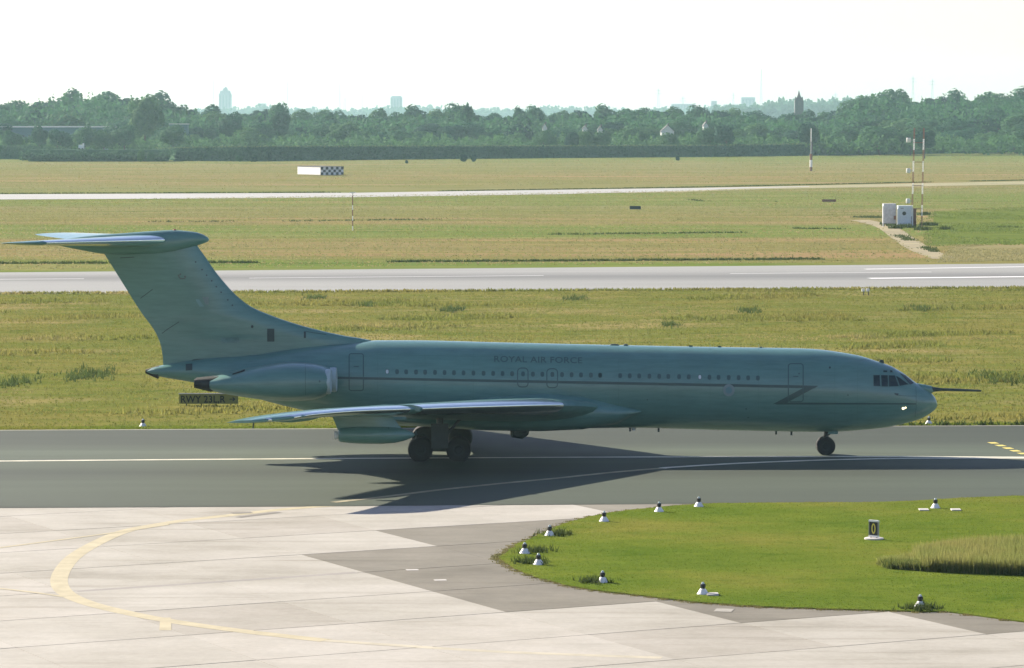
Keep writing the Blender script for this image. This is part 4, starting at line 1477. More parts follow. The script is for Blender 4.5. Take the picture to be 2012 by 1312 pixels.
vn = MB().tube([(c_[0], shel[1] + .02, c_[2]), (c_[0], shel[1] - .05, c_[2])], .30, 14)
vn.build('vent_hood', M['black'], e)
MB().box((xs2(1761), shel[1] + 1.8, zt2(428)), (.35, .25, .6)).build('meter_box', M['rust'], e)
MB().box((xs2(1772.5), shel[1] - .03, zt2(409)), (.5, .05, .12)).build('nameplate', M['galv'], e)
tufts('shelter_weeds', np.concatenate([np.array(gnd(x, y)) + rng.normal(0, 1, (60, 3)) * (.5, .5, 0) for x, y in ((1742, 441), (1757, 444), (1776, 446.5), (1785, 447), (1760, 449), (1813, 452), (1827, 443), (1822, 443), (1858, 451), (1818, 422))]), .55, .22, M['verge_blade'], 3)

# ------------------------------------------------------------------ chequered hut
pc_ = np.array(gnd(630, 344.5))
nl = np.array((-.85, -.53))
nr = np.array((.53, -.85))
ul, ur = np.array((-.53, .85)), np.array((.85, .53))
Yh = pc_[1]
hz_ = onY(630, 328, Yh)[2]
Ll, Lr = 14.0, 7.6
e = empty('chequered_hut', pc_, 'long low airfield hut, one wall plain white and the other black and white chequered', 'hut')
C2 = pc_[:2]
A2, B2, D2 = C2 + ul * Ll, C2 + ur * Lr, C2 + ul * Ll + ur * Lr
MB().prism([(*C2, 0), (*B2, 0), (*D2, 0), (*A2, 0)], .15, hz_).build('hut_body', M['white'], e)
MB().prism([(*(C2 + (-ul - ur) * .12), 0), (*(B2 + (ur - ul) * .12), 0), (*(D2 + (ur + ul) * .12), 0), (*(A2 + (ul - ur) * .12), 0)], hz_, hz_ + .16).build('roof', M['roof_dark'], e)
for k in range(3):
    a_, b_ = C2 + ul * (Ll * k / 3 + .1) + nl * .03, C2 + ul * (Ll * (k + 1) / 3 - .1) + nl * .03
    MB().prism([(*a_, 0), (*b_, 0), (*(b_ - nl * .06), 0), (*(a_ - nl * .06), 0)], .25, hz_ - .1).build('wall_panel', M['white'], e)
n_c, n_r = 9, 3
for r in range(n_r):
    for c in range(n_c):
        if (r + c) % 2 == 0:
            a_, b_ = C2 + ur * (Lr * c / n_c) + nr * .04, C2 + ur * (Lr * (c + 1) / n_c) + nr * .04
            MB().prism([(*a_, 0), (*b_, 0), (*(b_ - nr * .06), 0), (*(a_ - nr * .06), 0)], .15 + (hz_ - .15) * r / n_r, .15 + (hz_ - .15) * (r + 1) / n_r).build('black_square', M['black'], e)

# dark boards in the far grass
for x0, x1, yb, yt, lb in ((1237, 1259, 412, 404.5, 'small dark board lying low in the far grass right of centre'), (1615, 1643, 397, 391.5, 'long low dark board in the far grass near the right')):
    p0, p1 = gnd(x0, yb), gnd(x1, yb)
    e = empty('low_board', p0, lb, 'board', 'dark boards in the far grass')
    z_ = onY(x0, yt, p0[1])[2]
    MB().box(((p0[0] + p1[0]) / 2, p0[1], z_ / 2 + .05), (p1[0] - p0[0], .12, z_ - .1)).build('board', M['rust'] if x0 > 1500 else M['panel'], e)
    for t in (.2, .8):
        MB().box((p0[0] + (p1[0] - p0[0]) * t, p0[1] + .15, z_ / 3), (.1, .1, z_ * .66)).build('leg', M['galv'], e)

# ------------------------------------------------------------------ trees
def crown_mesh(name, seed, rx, rz, nl, nq, q, flatb=0.25, spread=1.0):
    """leaf clumps on lobes inside an ellipsoid of unit size (height 1 overall, centre handled by caller)"""
    r = np.random.default_rng(seed)
    lobes = [((0, 0, 0), 0.62)]
    for _ in range(nl):
        d = r.normal(0, 1, 3)
        d /= np.linalg.norm(d)
        if d[2] < -0.75: d[2] *= -0.6
        lobes.append((d * r.uniform(.45, .68) * spread, r.uniform(.28, .48)))
    Vs = []
    for c, lr in lobes:
        k = int(nq * (lr ** 2) / (0.16) / (nl + 1) * 1.1)
        d = r.normal(0, 1, (k, 3))
        d /= np.linalg.norm(d, axis=1)[:, None]
        P = np.array(c) + d * lr * r.uniform(.82, 1.08, (k, 1))
        t1 = np.cross(d, r.normal(0, 1, (k, 3)))
        t1 /= np.linalg.norm(t1, axis=1)[:, None]
        nn = d + r.normal(0, .26, (k, 3))
        t1 = np.cross(nn, t1); t1 /= np.linalg.norm(t1, axis=1)[:, None]
        t2 = np.cross(nn, t1); t2 /= np.linalg.norm(t2, axis=1)[:, None]
        s_ = q * r.uniform(.6, 1.4, (k, 1))
        P = P * (rx, rx, rz)
        Q = np.stack([P + t1 * s_, P + t2 * s_ * .7, P - t1 * s_, P - t2 * s_ * .7], 1)
        Vs.append(Q.reshape(-1, 3))
    V = np.concatenate(Vs)
    return np_mesh(name, V, np.arange(len(V)).reshape(-1, 4))


def trunk_mesh(name, seed, h, r0):
    r = random.Random(seed)
    m = MB()
    m.tube([(0, 0, -.3), (r.uniform(-.1, .1), 0, h * .5), (r.uniform(-.3, .3), r.uniform(-.2, .2), h)], [r0, r0 * .7, r0 * .35], 8)
    for k in range(4):
        a = k * 1.6 + r.uniform(0, 1)
        z0 = h * r.uniform(.45, .75)
        m.tube([(0, 0, z0), (math.cos(a) * h * .16, math.sin(a) * h * .16, z0 + h * .18), (math.cos(a) * h * .3, math.sin(a) * h * .3, z0 + h * .4)], [r0 * .4, r0 * .28, r0 * .12], 6)
    me = bpy.data.meshes.new(name)
    me.from_pydata(m.v, [], m.f)
    me.materials.append(M['bark'])
    return me


# kind: look, rx (crown radius as share of height), rz, crown centre share, material
KINDS = [('rounded broadleaf', .36, .40, .60, 'leaf', 12), ('tall oval', .25, .43, .57, 'leaf', 12), ('wide spreading', .46, .38, .62, 'leaf', 15), ('dark dense', .34, .42, .58, 'leaf_dark', 12),
         ('pale loose', .33, .41, .59, 'leaf_pale', 13), ('narrow pointed', .17, .46, .54, 'leaf', 9), ('ragged many-topped', .38, .40, .60, 'leaf', 18), ('pale bushy', .42, .44, .55, 'leaf_pale', 12)]
PROTO = []
for i, (lk, rx, rz, cz, mt, nl) in enumerate(KINDS):
    cm = crown_mesh('crown', 100 + i, rx, rz, nl, 2800, .027)
    cm.materials.append(M[mt])
    tm = trunk_mesh('trunk', i, .62, .022)
    PROTO.append((cm, tm, cz))


def tree(kind, px, D, ytop, label, group, wscale=1.0, name='tree'):
    Y = CY + D
    x = (px - W / 2) * D / FPX
    h = max(2.0, CZ - (ytop - HZ) * D / FPX)
    cm, tm, cz = PROTO[kind]
    e = bpy.data.objects.new(name, None)
    COL.objects.link(e)
    e.location = (x, Y, 0)
    e.rotation_euler.z = random.uniform(0, 6.28)
    e.scale = (h * wscale, h * wscale, h)
    tag(e, label, 'tree' if name == 'tree' else 'bush', group)
    c = bpy.data.objects.new('crown', cm)
    COL.objects.link(c)
    c.parent = e
    c.location = (0, 0, cz if name == 'tree' else .45)
    if name == 'bush':
        return e
    t = bpy.data.objects.new('trunk', tm)
    COL.objects.link(t)
    t.parent = e
    return e


SKYL = interp([-120, 0, 30, 60, 90, 130, 160, 210, 262, 290, 318, 330, 360, 405, 450, 470, 490, 520, 550, 562, 575, 640, 700, 790, 815, 840, 865, 900, 915, 930, 965, 1020, 1055, 1078, 1140, 1230, 1290, 1400, 1450, 1480, 1505, 1530, 1610, 1640, 1660, 1690, 1730, 1775, 1850, 1920, 1960, 2012, 2130],
              [192, 194, 190, 187, 180, 171, 168, 170, 174, 181, 186, 197, 202, 205, 212, 218, 214, 206, 203, 207, 214, 211, 212, 214, 207, 210, 215, 202, 199, 212, 216, 210, 207, 218, 208, 205, 206, 208, 207, 213, 217, 219, 219, 214, 201, 176, 168, 178, 178, 173, 177, 166, 166])
ZONE = [(110, 'at the far left end of the wood'), (205, 'on the highest crest at left'), (335, 'on the right shoulder of the left crest'), (470, 'below the pale pointed tower block'), (600, 'just left of the chequered hut'),
        (700, 'behind the chequered hut'), (840, 'below the square pale tower block'), (960, 'around the poplar clump near the centre'), (1110, 'around the narrow white gable'), (1260, 'left of the triangular white gable'), (1380, 'around the triangular white gable'),
        (1500, 'below the tall thin mast'), (1650, 'below the church tower'), (1790, 'on the wooded rise at right'), (1850, 'behind the lattice mast'), (1930, 'just right of the lattice mast'), (3000, 'at the far right edge')]
zone = lambda x: next(z for lim, z in ZONE if x < lim)
used = {}


def pick(row, px, choices):
    z = zone(px)
    k0 = random.choice(choices)
    for k in [k0] + choices:
        if (row, z, k) not in used:
            break
    used[(row, z, k)] = 1
    return k, '%s tree in the %s %s' % (KINDS[k][0], row, z)


rows = [('skyline row', 1850, 38, 0, [0, 1, 2, 6, 3, 4], 0), ('second row', 1740, 42, 16, [0, 2, 3, 4, 6, 1], 1), ('middle row', 1640, 46, 32, [0, 4, 3, 2, 6], 2), ('lower row', 1560, 44, 0, [7, 4, 0, 3, 2, 6], 3)]
GAPS = [(1298, 1324), (1064, 1076)]
for row, D0, step, dy, ch, ri in rows:
    x = -70.0 + random.uniform(0, 20)
    while x < 2090:
        px = x + random.uniform(-6, 6)
        D = D0 + random.uniform(-45, 45)
        s0 = SKYL(px)
        if ri == 0:
            yt = s0 + random.choice((-2, 0, 0, 1, 3, 6))
        elif ri < 3:
            yt = s0 + dy * (1.0 + 0.5 * max(0, (205 - s0)) / 30) + random.uniform(-7, 9)
        else:
            yt = random.uniform(247, 270) - (12 if px > 1650 else 0)
        low_ok = not (ri >= 2 and any(a < px < b for a, b in GAPS))
        if px < 245 and ri >= 2 and random.random() < .3:
            low_ok = False
        if low_ok:
            k, lb = pick(row, px, ch)
            hgt = CZ - (yt - HZ) * D / FPX
            ws = min(1.7, max(.8, (step * 1.75 * D / FPX) / (hgt * 2 * KINDS[k][1]))) * random.uniform(.85, 1.15) * (1.3 if s0 < 196 else 1.0)
            tree(k, px, D, yt, lb, 'trees of the wood beyond the airfield', ws)
        x += step * random.uniform(.75, 1.25) * (1.25 if s0 < 196 else 1.0)
# trees that stand out
for k, px, D, yt, ws, lb in ((3, 1592, 1500, 233, 1.05, 'big round dark tree standing out behind the banded pole'), (3, 1815, 1400, 250, 1.2, 'dark tree right behind the top of the lattice mast'), (5, 908, 1700, 199, .8, 'left poplar of a tight clump poking above the skyline'),
                             (5, 915, 1700, 195, .75, 'tallest poplar of a tight clump poking above the skyline'), (5, 922, 1700, 203, .8, 'right poplar of a tight clump poking above the skyline'), (0, 1050, 1750, 206, .75, 'round-topped tree rising alone above the low skyline'),
                             (1, 1022, 1760, 210, .8, 'slim oval tree just left of the lone round-topped tree'), (3, 1120, 1480, 254, 1.0, 'low dark domed tree right of the narrow white gable'), (3, 1425, 1480, 238, 1.0, 'dark domed tree at the foot of the tall thin mast'),
                             (0, 455, 1600, 214, .95, 'round dark-edged tree under the pointed tower block'), (1, 553, 1620, 205, 1.0, 'tall flat-sided tree left of the chequered hut'), (4, 285, 1560, 183, 1.0, 'broad pale tree on the front of the left crest'), (7, 1311, 1500, 257, 1.3, 'pale bushy tree hiding the foot of the triangular white gable'), (7, 1070, 1500, 252, 1.2, 'bushy tree hiding the foot of the narrow white gable'), (7, 1150, 1500, 253, 1.2, 'bushy tree hiding the foot of the small gabled house'), (7, 1181, 1500, 255, 1.2, 'bushy tree in front of the half-hidden white house'), (7, 1387, 1500, 247, 1.2, 'bushy tree under the tiny glinting gable'), (0, 25, 1500, 252, 1.1, 'round tree standing before the left end of the long shed'), (1, 80, 1500, 244, 1.2, 'oval tree rising in front of the middle of the long shed'), (7, 205, 1500, 254, 1.3, 'bushy tree before the right part of the long shed'), (0, 245, 1500, 240, 1.2, 'round tree covering the right end of the long shed'), (2, 120, 1500, 251, 1.2, 'wide low tree before the shed between the oval and the bushy one'), (1, 172, 1500, 246, 1.1, 'oval tree before the shed beside the white van'), (0, 340, 1500, 240, 1.2, 'round tree hiding most of the small flat-roofed building')):
    tree(k, px, D, yt, lb, None, ws)
# bushes in front of the bank
for k, px, D, yt, ws, lb in ((3, 912, 1240, 296.5, 1.05, 'large dark bush, left half of a pair on the far grass before the hedge bank'), (3, 930, 1240, 297, .8, 'smaller dark bush, right half of a pair before the hedge bank'), (3, 800, 1230, 311, .9, 'tiny dark bush on the far grass left of the bush pair'),
                             (3, 528, 1255, 291, .8, 'dark upright bush against the bank left of the chequered hut'), (3, 500, 1255, 303, 1.3, 'low dark bush against the bank left of the upright bush'), (4, 280, 1260, 286, .9, 'pale bush at the left end of the hedge bank'), (0, 297, 1262, 293, .8, 'small green bush beside the pale one at the left bank end'),
                             (3, 1332, 1300, 303, 1.0, 'tiny dark bush at the foot of the bank right of centre'), (0, 470, 1258, 300, 1.0, 'small green bush at the foot of the bank near the left')):
    tree(k, px, D, yt, lb, None, ws, 'bush')


# underwood and far ridges: masses nobody could count
def wood_mass(name, xs, D, ytop_f, depth, nq, q, mat, zbase=0.0):
    P = []
    px = rng.uniform(xs[0], xs[1], nq)
    dd = D + rng.uniform(0, depth, nq)
    top = np.array([CZ - (ytop_f(a) - HZ) * b / FPX for a, b in zip(px, dd)])
    wob = 0.82 + 0.18 * np.sin(px * .31 + dd * .05) * np.sin(px * .123 + 1.3) + .08 * np.sin(px * .9)
    z = zbase + (top * wob - zbase) * np.sqrt(rng.uniform(0.02, 1, nq))
    X_ = (px - W / 2) * dd / FPX
    C = np.stack([X_, CY + dd, z], 1)
    d = rng.normal(0, 1, (nq, 3)) + (0, -.6, .5)
    d /= np.linalg.norm(d, axis=1)[:, None]
    t1 = np.cross(d, rng.normal(0, 1, (nq, 3)))
    t1 /= np.linalg.norm(t1, axis=1)[:, None]
    t2 = np.cross(d, t1)
    s_ = q * rng.uniform(.6, 1.4, (nq, 1))
    V = np.stack([C + t1 * s_, C + t2 * s_ * .7, C - t1 * s_, C - t2 * s_ * .7], 1).reshape(-1, 3)
    o = link(name, np_mesh(name, V, np.arange(len(V)).reshape(-1, 4)), mat)
    o['kind'] = 'stuff'
    return o


wood_mass('undergrowth', (-90, 2100), 1500, lambda x: 266 + 5 * math.sin(x * .05) + 3 * math.sin(x * .17), 50, 26000, .75, M['leaf_pale'])
wood_mass('woods', (-90, 2100), 1660, lambda x: SKYL(x) + 16, 230, 60000, 1.0, M['leaf'])
ridge = interp([1380, 1440, 1490, 1510, 1530, 1560, 1600, 1640, 1700, 1760], [212, 207, 206, 200, 195.5, 196, 197.5, 194, 192, 196])
wood_mass('far_woods', (1400, 1720), 5200, ridge, 200, 16000, 3.4, M['leaf'])
fl_ = lambda x: 211 + 3 * math.sin(x * .021) + 2 * math.sin(x * .057)
wood_mass('horizon_woods', (-100, 1500), 7600, fl_, 200, 14000, 5.0, M['leaf'])

# hedge bank: long earth bank grown over with leaves
bx_l = [(305, 309, 293), (345, 316, 290.5), (480, 317, 288), (700, 314, 287.5), (1000, 311, 287), (1400, 308, 286), (1700, 304, 281), (2012, 298, 276), (2120, 296, 275)]
core, leaf = MB(), []
R = []
for px, yb, yt in bx_l:
    a = np.array(gnd(px, yb))
    zt_ = onY(px, yt, a[1] + 5)[2]
    x2 = lambda d: a[0] * (a[1] + d - CY) / (a[1] - CY)
    R.append([(a[0], a[1], -.2), (x2(1.5), a[1] + 1.5, zt_ * .72), (x2(4), a[1] + 4, zt_ * .97), (x2(8), a[1] + 8, zt_ * .97), (x2(12), a[1] + 12, -.2)])
bank = MB().loft(R).build('hedge_bank', M['leaf_bank'], None, loc=(0, R[4][0][1], 0))
tag(bank, 'long dark leafy hedge bank running along the far edge of the airfield', 'hedge')
V = []
nb_ = 34000
for i in range(len(R) - 1):
    A_, B_ = np.array(R[i]), np.array(R[i + 1])
    k = int(nb_ * (bx_l[i + 1][0] - bx_l[i][0]) / 1800)
    t = rng.uniform(0, 1, (k, 1))
    s_ = rng.uniform(0, 2.6, k)
    si = np.minimum(s_.astype(int), 2)
    f_ = (s_ - si)[:, None]
    P_ = (A_[si] * (1 - f_) + A_[si + 1] * f_) * (1 - t) + (B_[si] * (1 - f_) + B_[si + 1] * f_) * t
    V.append(P_ + rng.normal(0, .22, P_.shape))
C = np.concatenate(V)
n = len(C)
d = rng.normal(0, 1, (n, 3)) + (0, -.7, .4)
d /= np.linalg.norm(d, axis=1)[:, None]
t1 = np.cross(d, rng.normal(0, 1, (n, 3)))
t1 /= np.linalg.norm(t1, axis=1)[:, None]
t2 = np.cross(d, t1)
s_ = .5 * rng.uniform(.5, 1.4, (n, 1))
V = np.stack([C + t1 * s_, C + t2 * s_ * .7, C - t1 * s_, C - t2 * s_ * .7], 1).reshape(-1, 3) - np.array((0, R[4][0][1], 0))
lv = link('leaves', np_mesh('leaves', V, np.arange(len(V)).reshape(-1, 4)), M['leaf_bank'], bank)
lv['kind'] = 'stuff'
V = []
for i in range(len(R) - 1):
    k = int(5200 * (bx_l[i + 1][0] - bx_l[i][0]) / 1800)
    t = rng.uniform(0, 1, (k, 1))
    V.append(np.array(R[i][2]) * (1 - t) + np.array(R[i + 1][2]) * t + rng.normal(0, 1, (k, 3)) * (.3, .6, .16) + (0, 0, .2))
C = np.concatenate(V) - np.array((0, R[4][0][1], 0))
d = rng.normal(0, 1, (len(C), 3)) + (-.4, 0, 1.0)
d /= np.linalg.norm(d, axis=1)[:, None]
t1 = np.cross(d, rng.normal(0, 1, d.shape))
t1 /= np.linalg.norm(t1, axis=1)[:, None]
t2 = np.cross(d, t1)
V = np.stack([C + t1 * .4, C + t2 * .3, C - t1 * .4, C - t2 * .3], 1).reshape(-1, 3)
lv = link('crest_grass', np_mesh('crest_grass', V, np.arange(len(V)).reshape(-1, 4)), leaf_mat('crest grass', (0.12, 0.19, 0.085), (0.13, 0.2, 0.09), .4), bank)
lv['kind'] = 'stuff'
# second, farther bank on the left
R = []
for px, yb, yt in ((-110, 312, 288), (60, 313, 288.5), (150, 314, 294), (240, 315, 303), (300, 316, 311)):
    a = np.array(gnd(px, yb))
    zt_ = onY(px, yt, a[1] + 5)[2]
    x2 = lambda d: a[0] * (a[1] + d - CY) / (a[1] - CY)
    R.append([(a[0], a[1], -.2), (x2(1.5), a[1] + 1.5, zt_ * .7), (x2(4), a[1] + 4, zt_), (x2(8), a[1] + 8, zt_), (x2(14), a[1] + 14, -.2)])
b2 = MB().loft(R).build('hedge_bank', M['leaf_bank'], None, loc=(-190, R[1][0][1], 0))
tag(b2, 'short lower hedge bank at the far left, sinking down to the grass', 'hedge')
V = []
for i in range(len(R) - 1):
    A_, B_ = np.array(R[i]), np.array(R[i + 1])
    k = 2000
    t = rng.uniform(0, 1, (k, 1))
    q_ = rng.uniform(0, 2.6, k)
    si = np.minimum(q_.astype(int), 2)
    f_ = (q_ - si)[:, None]
    V.append((A_[si] * (1 - f_) + A_[si + 1] * f_) * (1 - t) + (B_[si] * (1 - f_) + B_[si + 1] * f_) * t + rng.normal(0, .22, (k, 3)))
C = np.concatenate(V)
n = len(C)
d = rng.normal(0, 1, (n, 3)) + (0, -.7, .4)
d /= np.linalg.norm(d, axis=1)[:, None]
t1 = np.cross(d, rng.normal(0, 1, (n, 3)))
t1 /= np.linalg.norm(t1, axis=1)[:, None]
t2 = np.cross(d, t1)
s_ = .5 * rng.uniform(.5, 1.4, (n, 1))
V = np.stack([C + t1 * s_, C + t2 * s_ * .7, C - t1 * s_, C - t2 * s_ * .7], 1).reshape(-1, 3) - np.array((-190, b2.location.y, 0))
lv = link('leaves', np_mesh('leaves', V, np.arange(len(V)).reshape(-1, 4)), M['leaf_bank'], b2)
lv['kind'] = 'stuff'


# ------------------------------------------------------------------ buildings beyond
def span(px0, px1, D):
    return (px0 - W / 2) * D / FPX, (px1 - W / 2) * D / FPX


zat = lambda py, D: CZ - (py - HZ) * D / FPX
# long shed behind the trees at left
D = 1605
x0, x1 = span(-110, 243, D)
e = empty('industrial_shed', ((x0 + x1) / 2, CY + D, 0), 'long blue-grey industrial shed with a pale roof edge among the trees at left', 'building')
h = zat(250, D)
MB().box(((x0 + x1) / 2, CY + D + 10, h / 2), (x1 - x0, 20, h)).build('wall', M['shed_wall'], e)
MB().box(((x0 + x1) / 2, CY + D + 10, h + .25), (x1 - x0 + 1, 21, .5)).build('roof', M['roof_pale'], e)
k = 0
xx = x0 + 3
while xx < x1 - 4:
    MB().box((xx + 1.6, CY + D - .05, h * .62), (3.2, .2, 1.8)).build('window', M['glass'] if k % 4 == 1 else M['tower_glass'], e)
    xx += 5.2
    k += 1
D = 1580
x0, x1 = span(334, 368, D)
e = empty('flat_roof_house', ((x0 + x1) / 2, CY + D, 0), 'small flat-roofed building with a pale roof edge below the pointed tower block', 'building')
h = zat(244, D)
MB().box(((x0 + x1) / 2, CY + D + 5, h / 2), (x1 - x0, 10, h)).build('wall', M['shed_wall'], e)
MB().box(((x0 + x1) / 2, CY + D + 5, h + .15), (x1 - x0 + .6, 10.6, .3)).build('roof', M['roof_pale'], e)
# white van on the road behind the left bank
D = 1330
x0, x1 = span(155, 166, D)
zb = zat(293.2, D)
zr = 0.0
e = empty('white_van', ((x0 + x1) / 2, CY + D, 0), 'white box van parked on the rise between the two hedge banks at left', 'van')
vz = zb - .1
MB().box((x0 + .85, CY + D, vz + 1.15), (1.5, 1.9, 1.5), 0, .85).build('cab', M['white'], e)
MB().box(((x0 + 1.7 + x1) / 2, CY + D, vz + 1.45), (x1 - x0 - 1.7, 2.0, 2.1)).build('box_body', M['white'], e)
for t in (.2, .8):
    q = MB().tube([(x0 + (x1 - x0) * t, CY + D - 1.0, vz + .35), (x0 + (x1 - x0) * t, CY + D - .75, vz + .35)], .36, 14)
    q.build('wheel', M['tyre'], e)
MB().box((x0 + .35, CY + D, vz + 1.5), (.2, 1.5, .55)).build('windscreen', M['cockpit'], e)
e.location.z = vz
for c in kids(e):
    c.location.z = -vz
p = gnd(160, 300)
MB().prism([(span(60, 330, D)[0], CY + D - 6, 0), (span(60, 330, D)[1], CY + D - 6, 0), (span(60, 330, D)[1], CY + D + 6, 0), (span(60, 330, D)[0], CY + D + 6, 0)], 0, vz).build('road_embankment', M['leaf_bank'])['kind'] = 'structure'
wood_mass('scrub', (40, 335), 1310, lambda x: 296 + 2.5 * math.sin(x * .11), 12, 5000, .5, M['leaf_bank'])


def gable(px0, px1, yr, ye, D, label, white=True):
    x0, x1 = span(px0, px1, D)
    ze, zr_ = zat(ye, D), zat(yr, D)
    Y = CY + D
    xm = (x0 + x1) / 2
    e = empty('house', (xm, Y, 0), label, 'house')
    L_ = 9.0
    m = MB()
    rr = []
    for y in (Y, Y + L_):
        rr.append([(x0, y, 0), (x1, y, 0), (x1, y, ze), (xm, y, zr_), (x0, y, ze)])
    m.loft(rr)
    m.build('wall', M['wall_white'], e)
    t = .25
    m = MB()
    for a, b in (((x0 - .3, ze - .2), (xm, zr_ + .02)), ((xm, zr_ + .02), (x1 + .3, ze - .2))):
        rr = [[(a[0], y, a[1]), (b[0], y, b[1]), (b[0], y, b[1] + t), (a[0], y, a[1] + t)] for y in (Y - .3, Y + L_ + .3)]
        m.loft(rr)
    rf = m.build('roof', M['roof_dark'], e)
    MB().box((xm + .5, Y + 5, zr_ + .4), (.7, .7, 1.2)).build('chimney', M['roof_dark'], rf)
    for dx in (-.22, .22):
        MB().box((xm + dx * (x1 - x0), Y - .04, ze * .8), (.9, .12, 1.2)).build('window', M['tower_glass'], e)
    return e


gable(1299, 1324, 246, 258, 1585, 'white house with a broad triangular gable facing us among the trees')
gable(1066, 1075, 243, 251, 1585, 'house with a narrow white gable left of the domed tree')
gable(1145, 1154, 247, 253, 1585, 'small white-gabled house right of the narrow gable')
gable(1175, 1184, 248, 255, 1585, 'small half-hidden white house left of the triangular gable')
gable(1382, 1391, 240, 247, 1560, 'tiny white gable glinting below the tall thin mast')

# church tower
D = 2350
x0, x1 = span(1560, 1577, D)
xm = (x0 + x1) / 2
Y = CY + D
e = empty('church', (xm, Y, 0), 'grey church tower with a slim spire rising from the wood at right', 'church')
MB().box((xm, Y, zat(197, D) / 2), (x1 - x0, x1 - x0, zat(197, D))).build('tower', M['church'], e)
sp = MB().box((xm, Y, (zat(197, D) + zat(189, D)) / 2), (x1 - x0 - .6, x1 - x0 - .6, zat(189, D) - zat(197, D) - .02), 0, .45).build('tower_roof', M['roof_dark'], e)
for sx1 in (-1, 1):
    for sy1 in (-1, 1):
        MB().box((xm + sx1 * (x1 - x0) * .4, Y + sy1 * (x1 - x0) * .4, zat(193, D)), (.9, .9, zat(190, D) - zat(197, D)), 0, .2).build('pinnacle', M['church'], sp)
MB().tube([(xm, Y, zat(189.5, D)), (xm, Y, zat(185, D)), (xm, Y, zat(177, D))], [1.2, .8, .08], 8).build('spire', M['roof_dark'], e)
MB().box((xm - 4.5, Y + 4, zat(226, D) / 2), (6, 12, zat(226, D)), 0).build('nave', M['church'], e)
MB().box((xm, Y - (x1 - x0) / 2 - .03, zat(203, D)), (1.6, .2, 2.6)).build('belfry_louvre', M['roof_dark'], e)


# far office blocks
def block(px0, px1, yt, D, label, steps=(), cols=4, depth=30):
    x0, x1 = span(px0, px1, D)
    h = zat(yt, D)
    xm, Y = (x0 + x1) / 2, CY + D
    e = empty('tower_block', (xm, Y, 0), label, 'building')
    MB().box((xm, Y, h / 2), (x1 - x0, depth, h)).build('facade', M['tower_grey'], e)
    for a, b, y2 in steps:
        q0, q1 = span(a, b, D)
        MB().box(((q0 + q1) / 2, Y, (h + zat(y2, D)) / 2 + .01), (q1 - q0, depth * .7, zat(y2, D) - h)).build('roof_storey', M['tower_grey'], e)
    for c in range(cols):
        w = (x1 - x0) / cols
        MB().box((x0 + w * (c + .5), Y - depth / 2 - .05, h * .52), (w * .45, .2, h * .86)).build('window_strip', M['tower_glass'], e)
    return e


block(432, 456, 184, 8800, 'tall pale tower block with a pointed top on the hazy skyline', ((434, 454, 178), (440, 449, 173), (443.5, 446.5, 170.5)))
block(768, 791, 191, 8800, 'square-topped pale tower block on the hazy skyline', ((770, 789, 188.5),))
block(511, 524, 203, 8800, 'low pale block just right of the pointed tower block')
block(1455, 1482, 193, 8700, 'broad pale block beside the tall thin mast', ((1455, 1482, 191),))
block(1396, 1407, 198, 8600, 'small narrow pale block left of the broad one')
block(1318, 1364, 204, 8700, 'long low pale block on the hazy skyline at right', (), 8)
block(1420, 1452, 205, 8720, 'flat low pale block between the narrow and the broad one', (), 6)


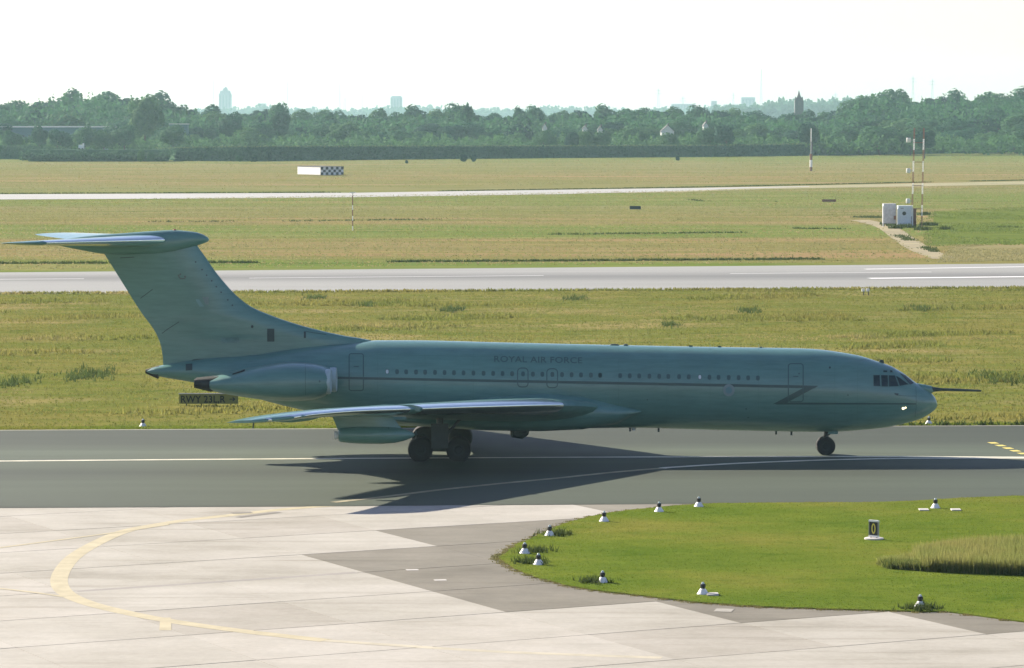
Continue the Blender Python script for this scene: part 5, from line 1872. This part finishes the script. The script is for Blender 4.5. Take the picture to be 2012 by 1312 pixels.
def lattice(px, yt, D, w0, label, arms=(), group='thin masts on the hazy skyline', taper=.15):
    w0 *= 2.0
    x = span(px, px, D)[0]
    h = zat(yt, D)
    Y = CY + D
    e = empty('radio_mast', (x, Y, 0), label, 'mast', group)
    m = MB()
    for sx1, sy1 in ((-1, -1), (1, -1), (1, 1), (-1, 1)):
        m.tube([(x + sx1 * w0, Y + sy1 * w0, 0), (x + sx1 * w0 * taper, Y + sy1 * w0 * taper, h)], max(.16, w0 * .1), 5)
    N = 12
    for k in range(N):
        a, b = k / N, (k + 1) / N
        wa, wb = w0 * (1 - a * (1 - taper)), w0 * (1 - b * (1 - taper))
        m.tube([(x - wa, Y - wa, h * a), (x + wb, Y - wb, h * b)], .14, 4)
        m.tube([(x + wa, Y - wa, h * a), (x - wb, Y - wb, h * b)], .14, 4)
    m.build('lattice', M['mast'], e)
    for y2, al in arms:
        MB().box((x, Y, zat(y2, D)), (al * 2, 1.0, 1.0)).build('cross_arm', M['mast'], e)


lattice(421, 150, 8400, 1.1, 'thin mast just left of the pointed tower block')
lattice(566, 157, 8600, 1.0, 'faint thin mast standing alone right of the pointed tower block')
lattice(668.5, 163, 8400, 1.1, 'taller thin mast of the two close together near the left centre')
lattice(678, 191, 8400, 1.4, 'short stubby mast right beside a taller thin one', (), taper=.6)
lattice(712, 180, 8600, .9, 'thin mast left of the square-topped tower block')
lattice(1494.5, 136, 8500, 1.5, 'tallest thin mast on the skyline left of the church tower')
PG = 'power pylons on the hazy skyline'
lattice(1293, 173, 8800, 2.2, 'faint power pylon left of the long low pale block', ((178, 7), (184, 9)), PG)
lattice(1341, 189, 8800, 2.0, 'faint short power pylon above the long low pale block', ((193, 6), (198, 8)), PG)
lattice(1440, 182, 8800, 1.8, 'faint power pylon between the pale blocks and the thin mast', ((187, 6),), PG)
lattice(1640, 182, 8800, 2.0, 'faint power pylon just right of the church tower', ((186, 6), (191, 8)), PG)
lattice(1792, 150, 8800, 2.2, 'faint power pylon above the wooded rise, left of two', ((155, 7), (161, 9)), PG)
lattice(1830, 155, 8800, 2.2, 'faint power pylon above the wooded rise, right of two', ((160, 7), (166, 9)), PG)

# ------------------------------------------------------------------ haze
hm, hn, hl, hp = new_mat('haze air')
hn.remove(hp)
pv = hn.new('ShaderNodeVolumePrincipled')
pv.inputs['Color'].default_value = (0.58, 0.86, 0.95, 1)
pv.inputs['Density'].default_value = 0.00008
pv.inputs['Anisotropy'].default_value = 0.2
hl.new(pv.outputs[0], hn['Material Output'].inputs['Volume'])
hz = MB().box((0, (GY0 - 15 + GY1 + 15) / 2, (-1 + 150) / 2), (2 * GX + 30, GY1 - GY0 + 30, 151)).build('haze', hm)
hz['kind'] = 'stuff'
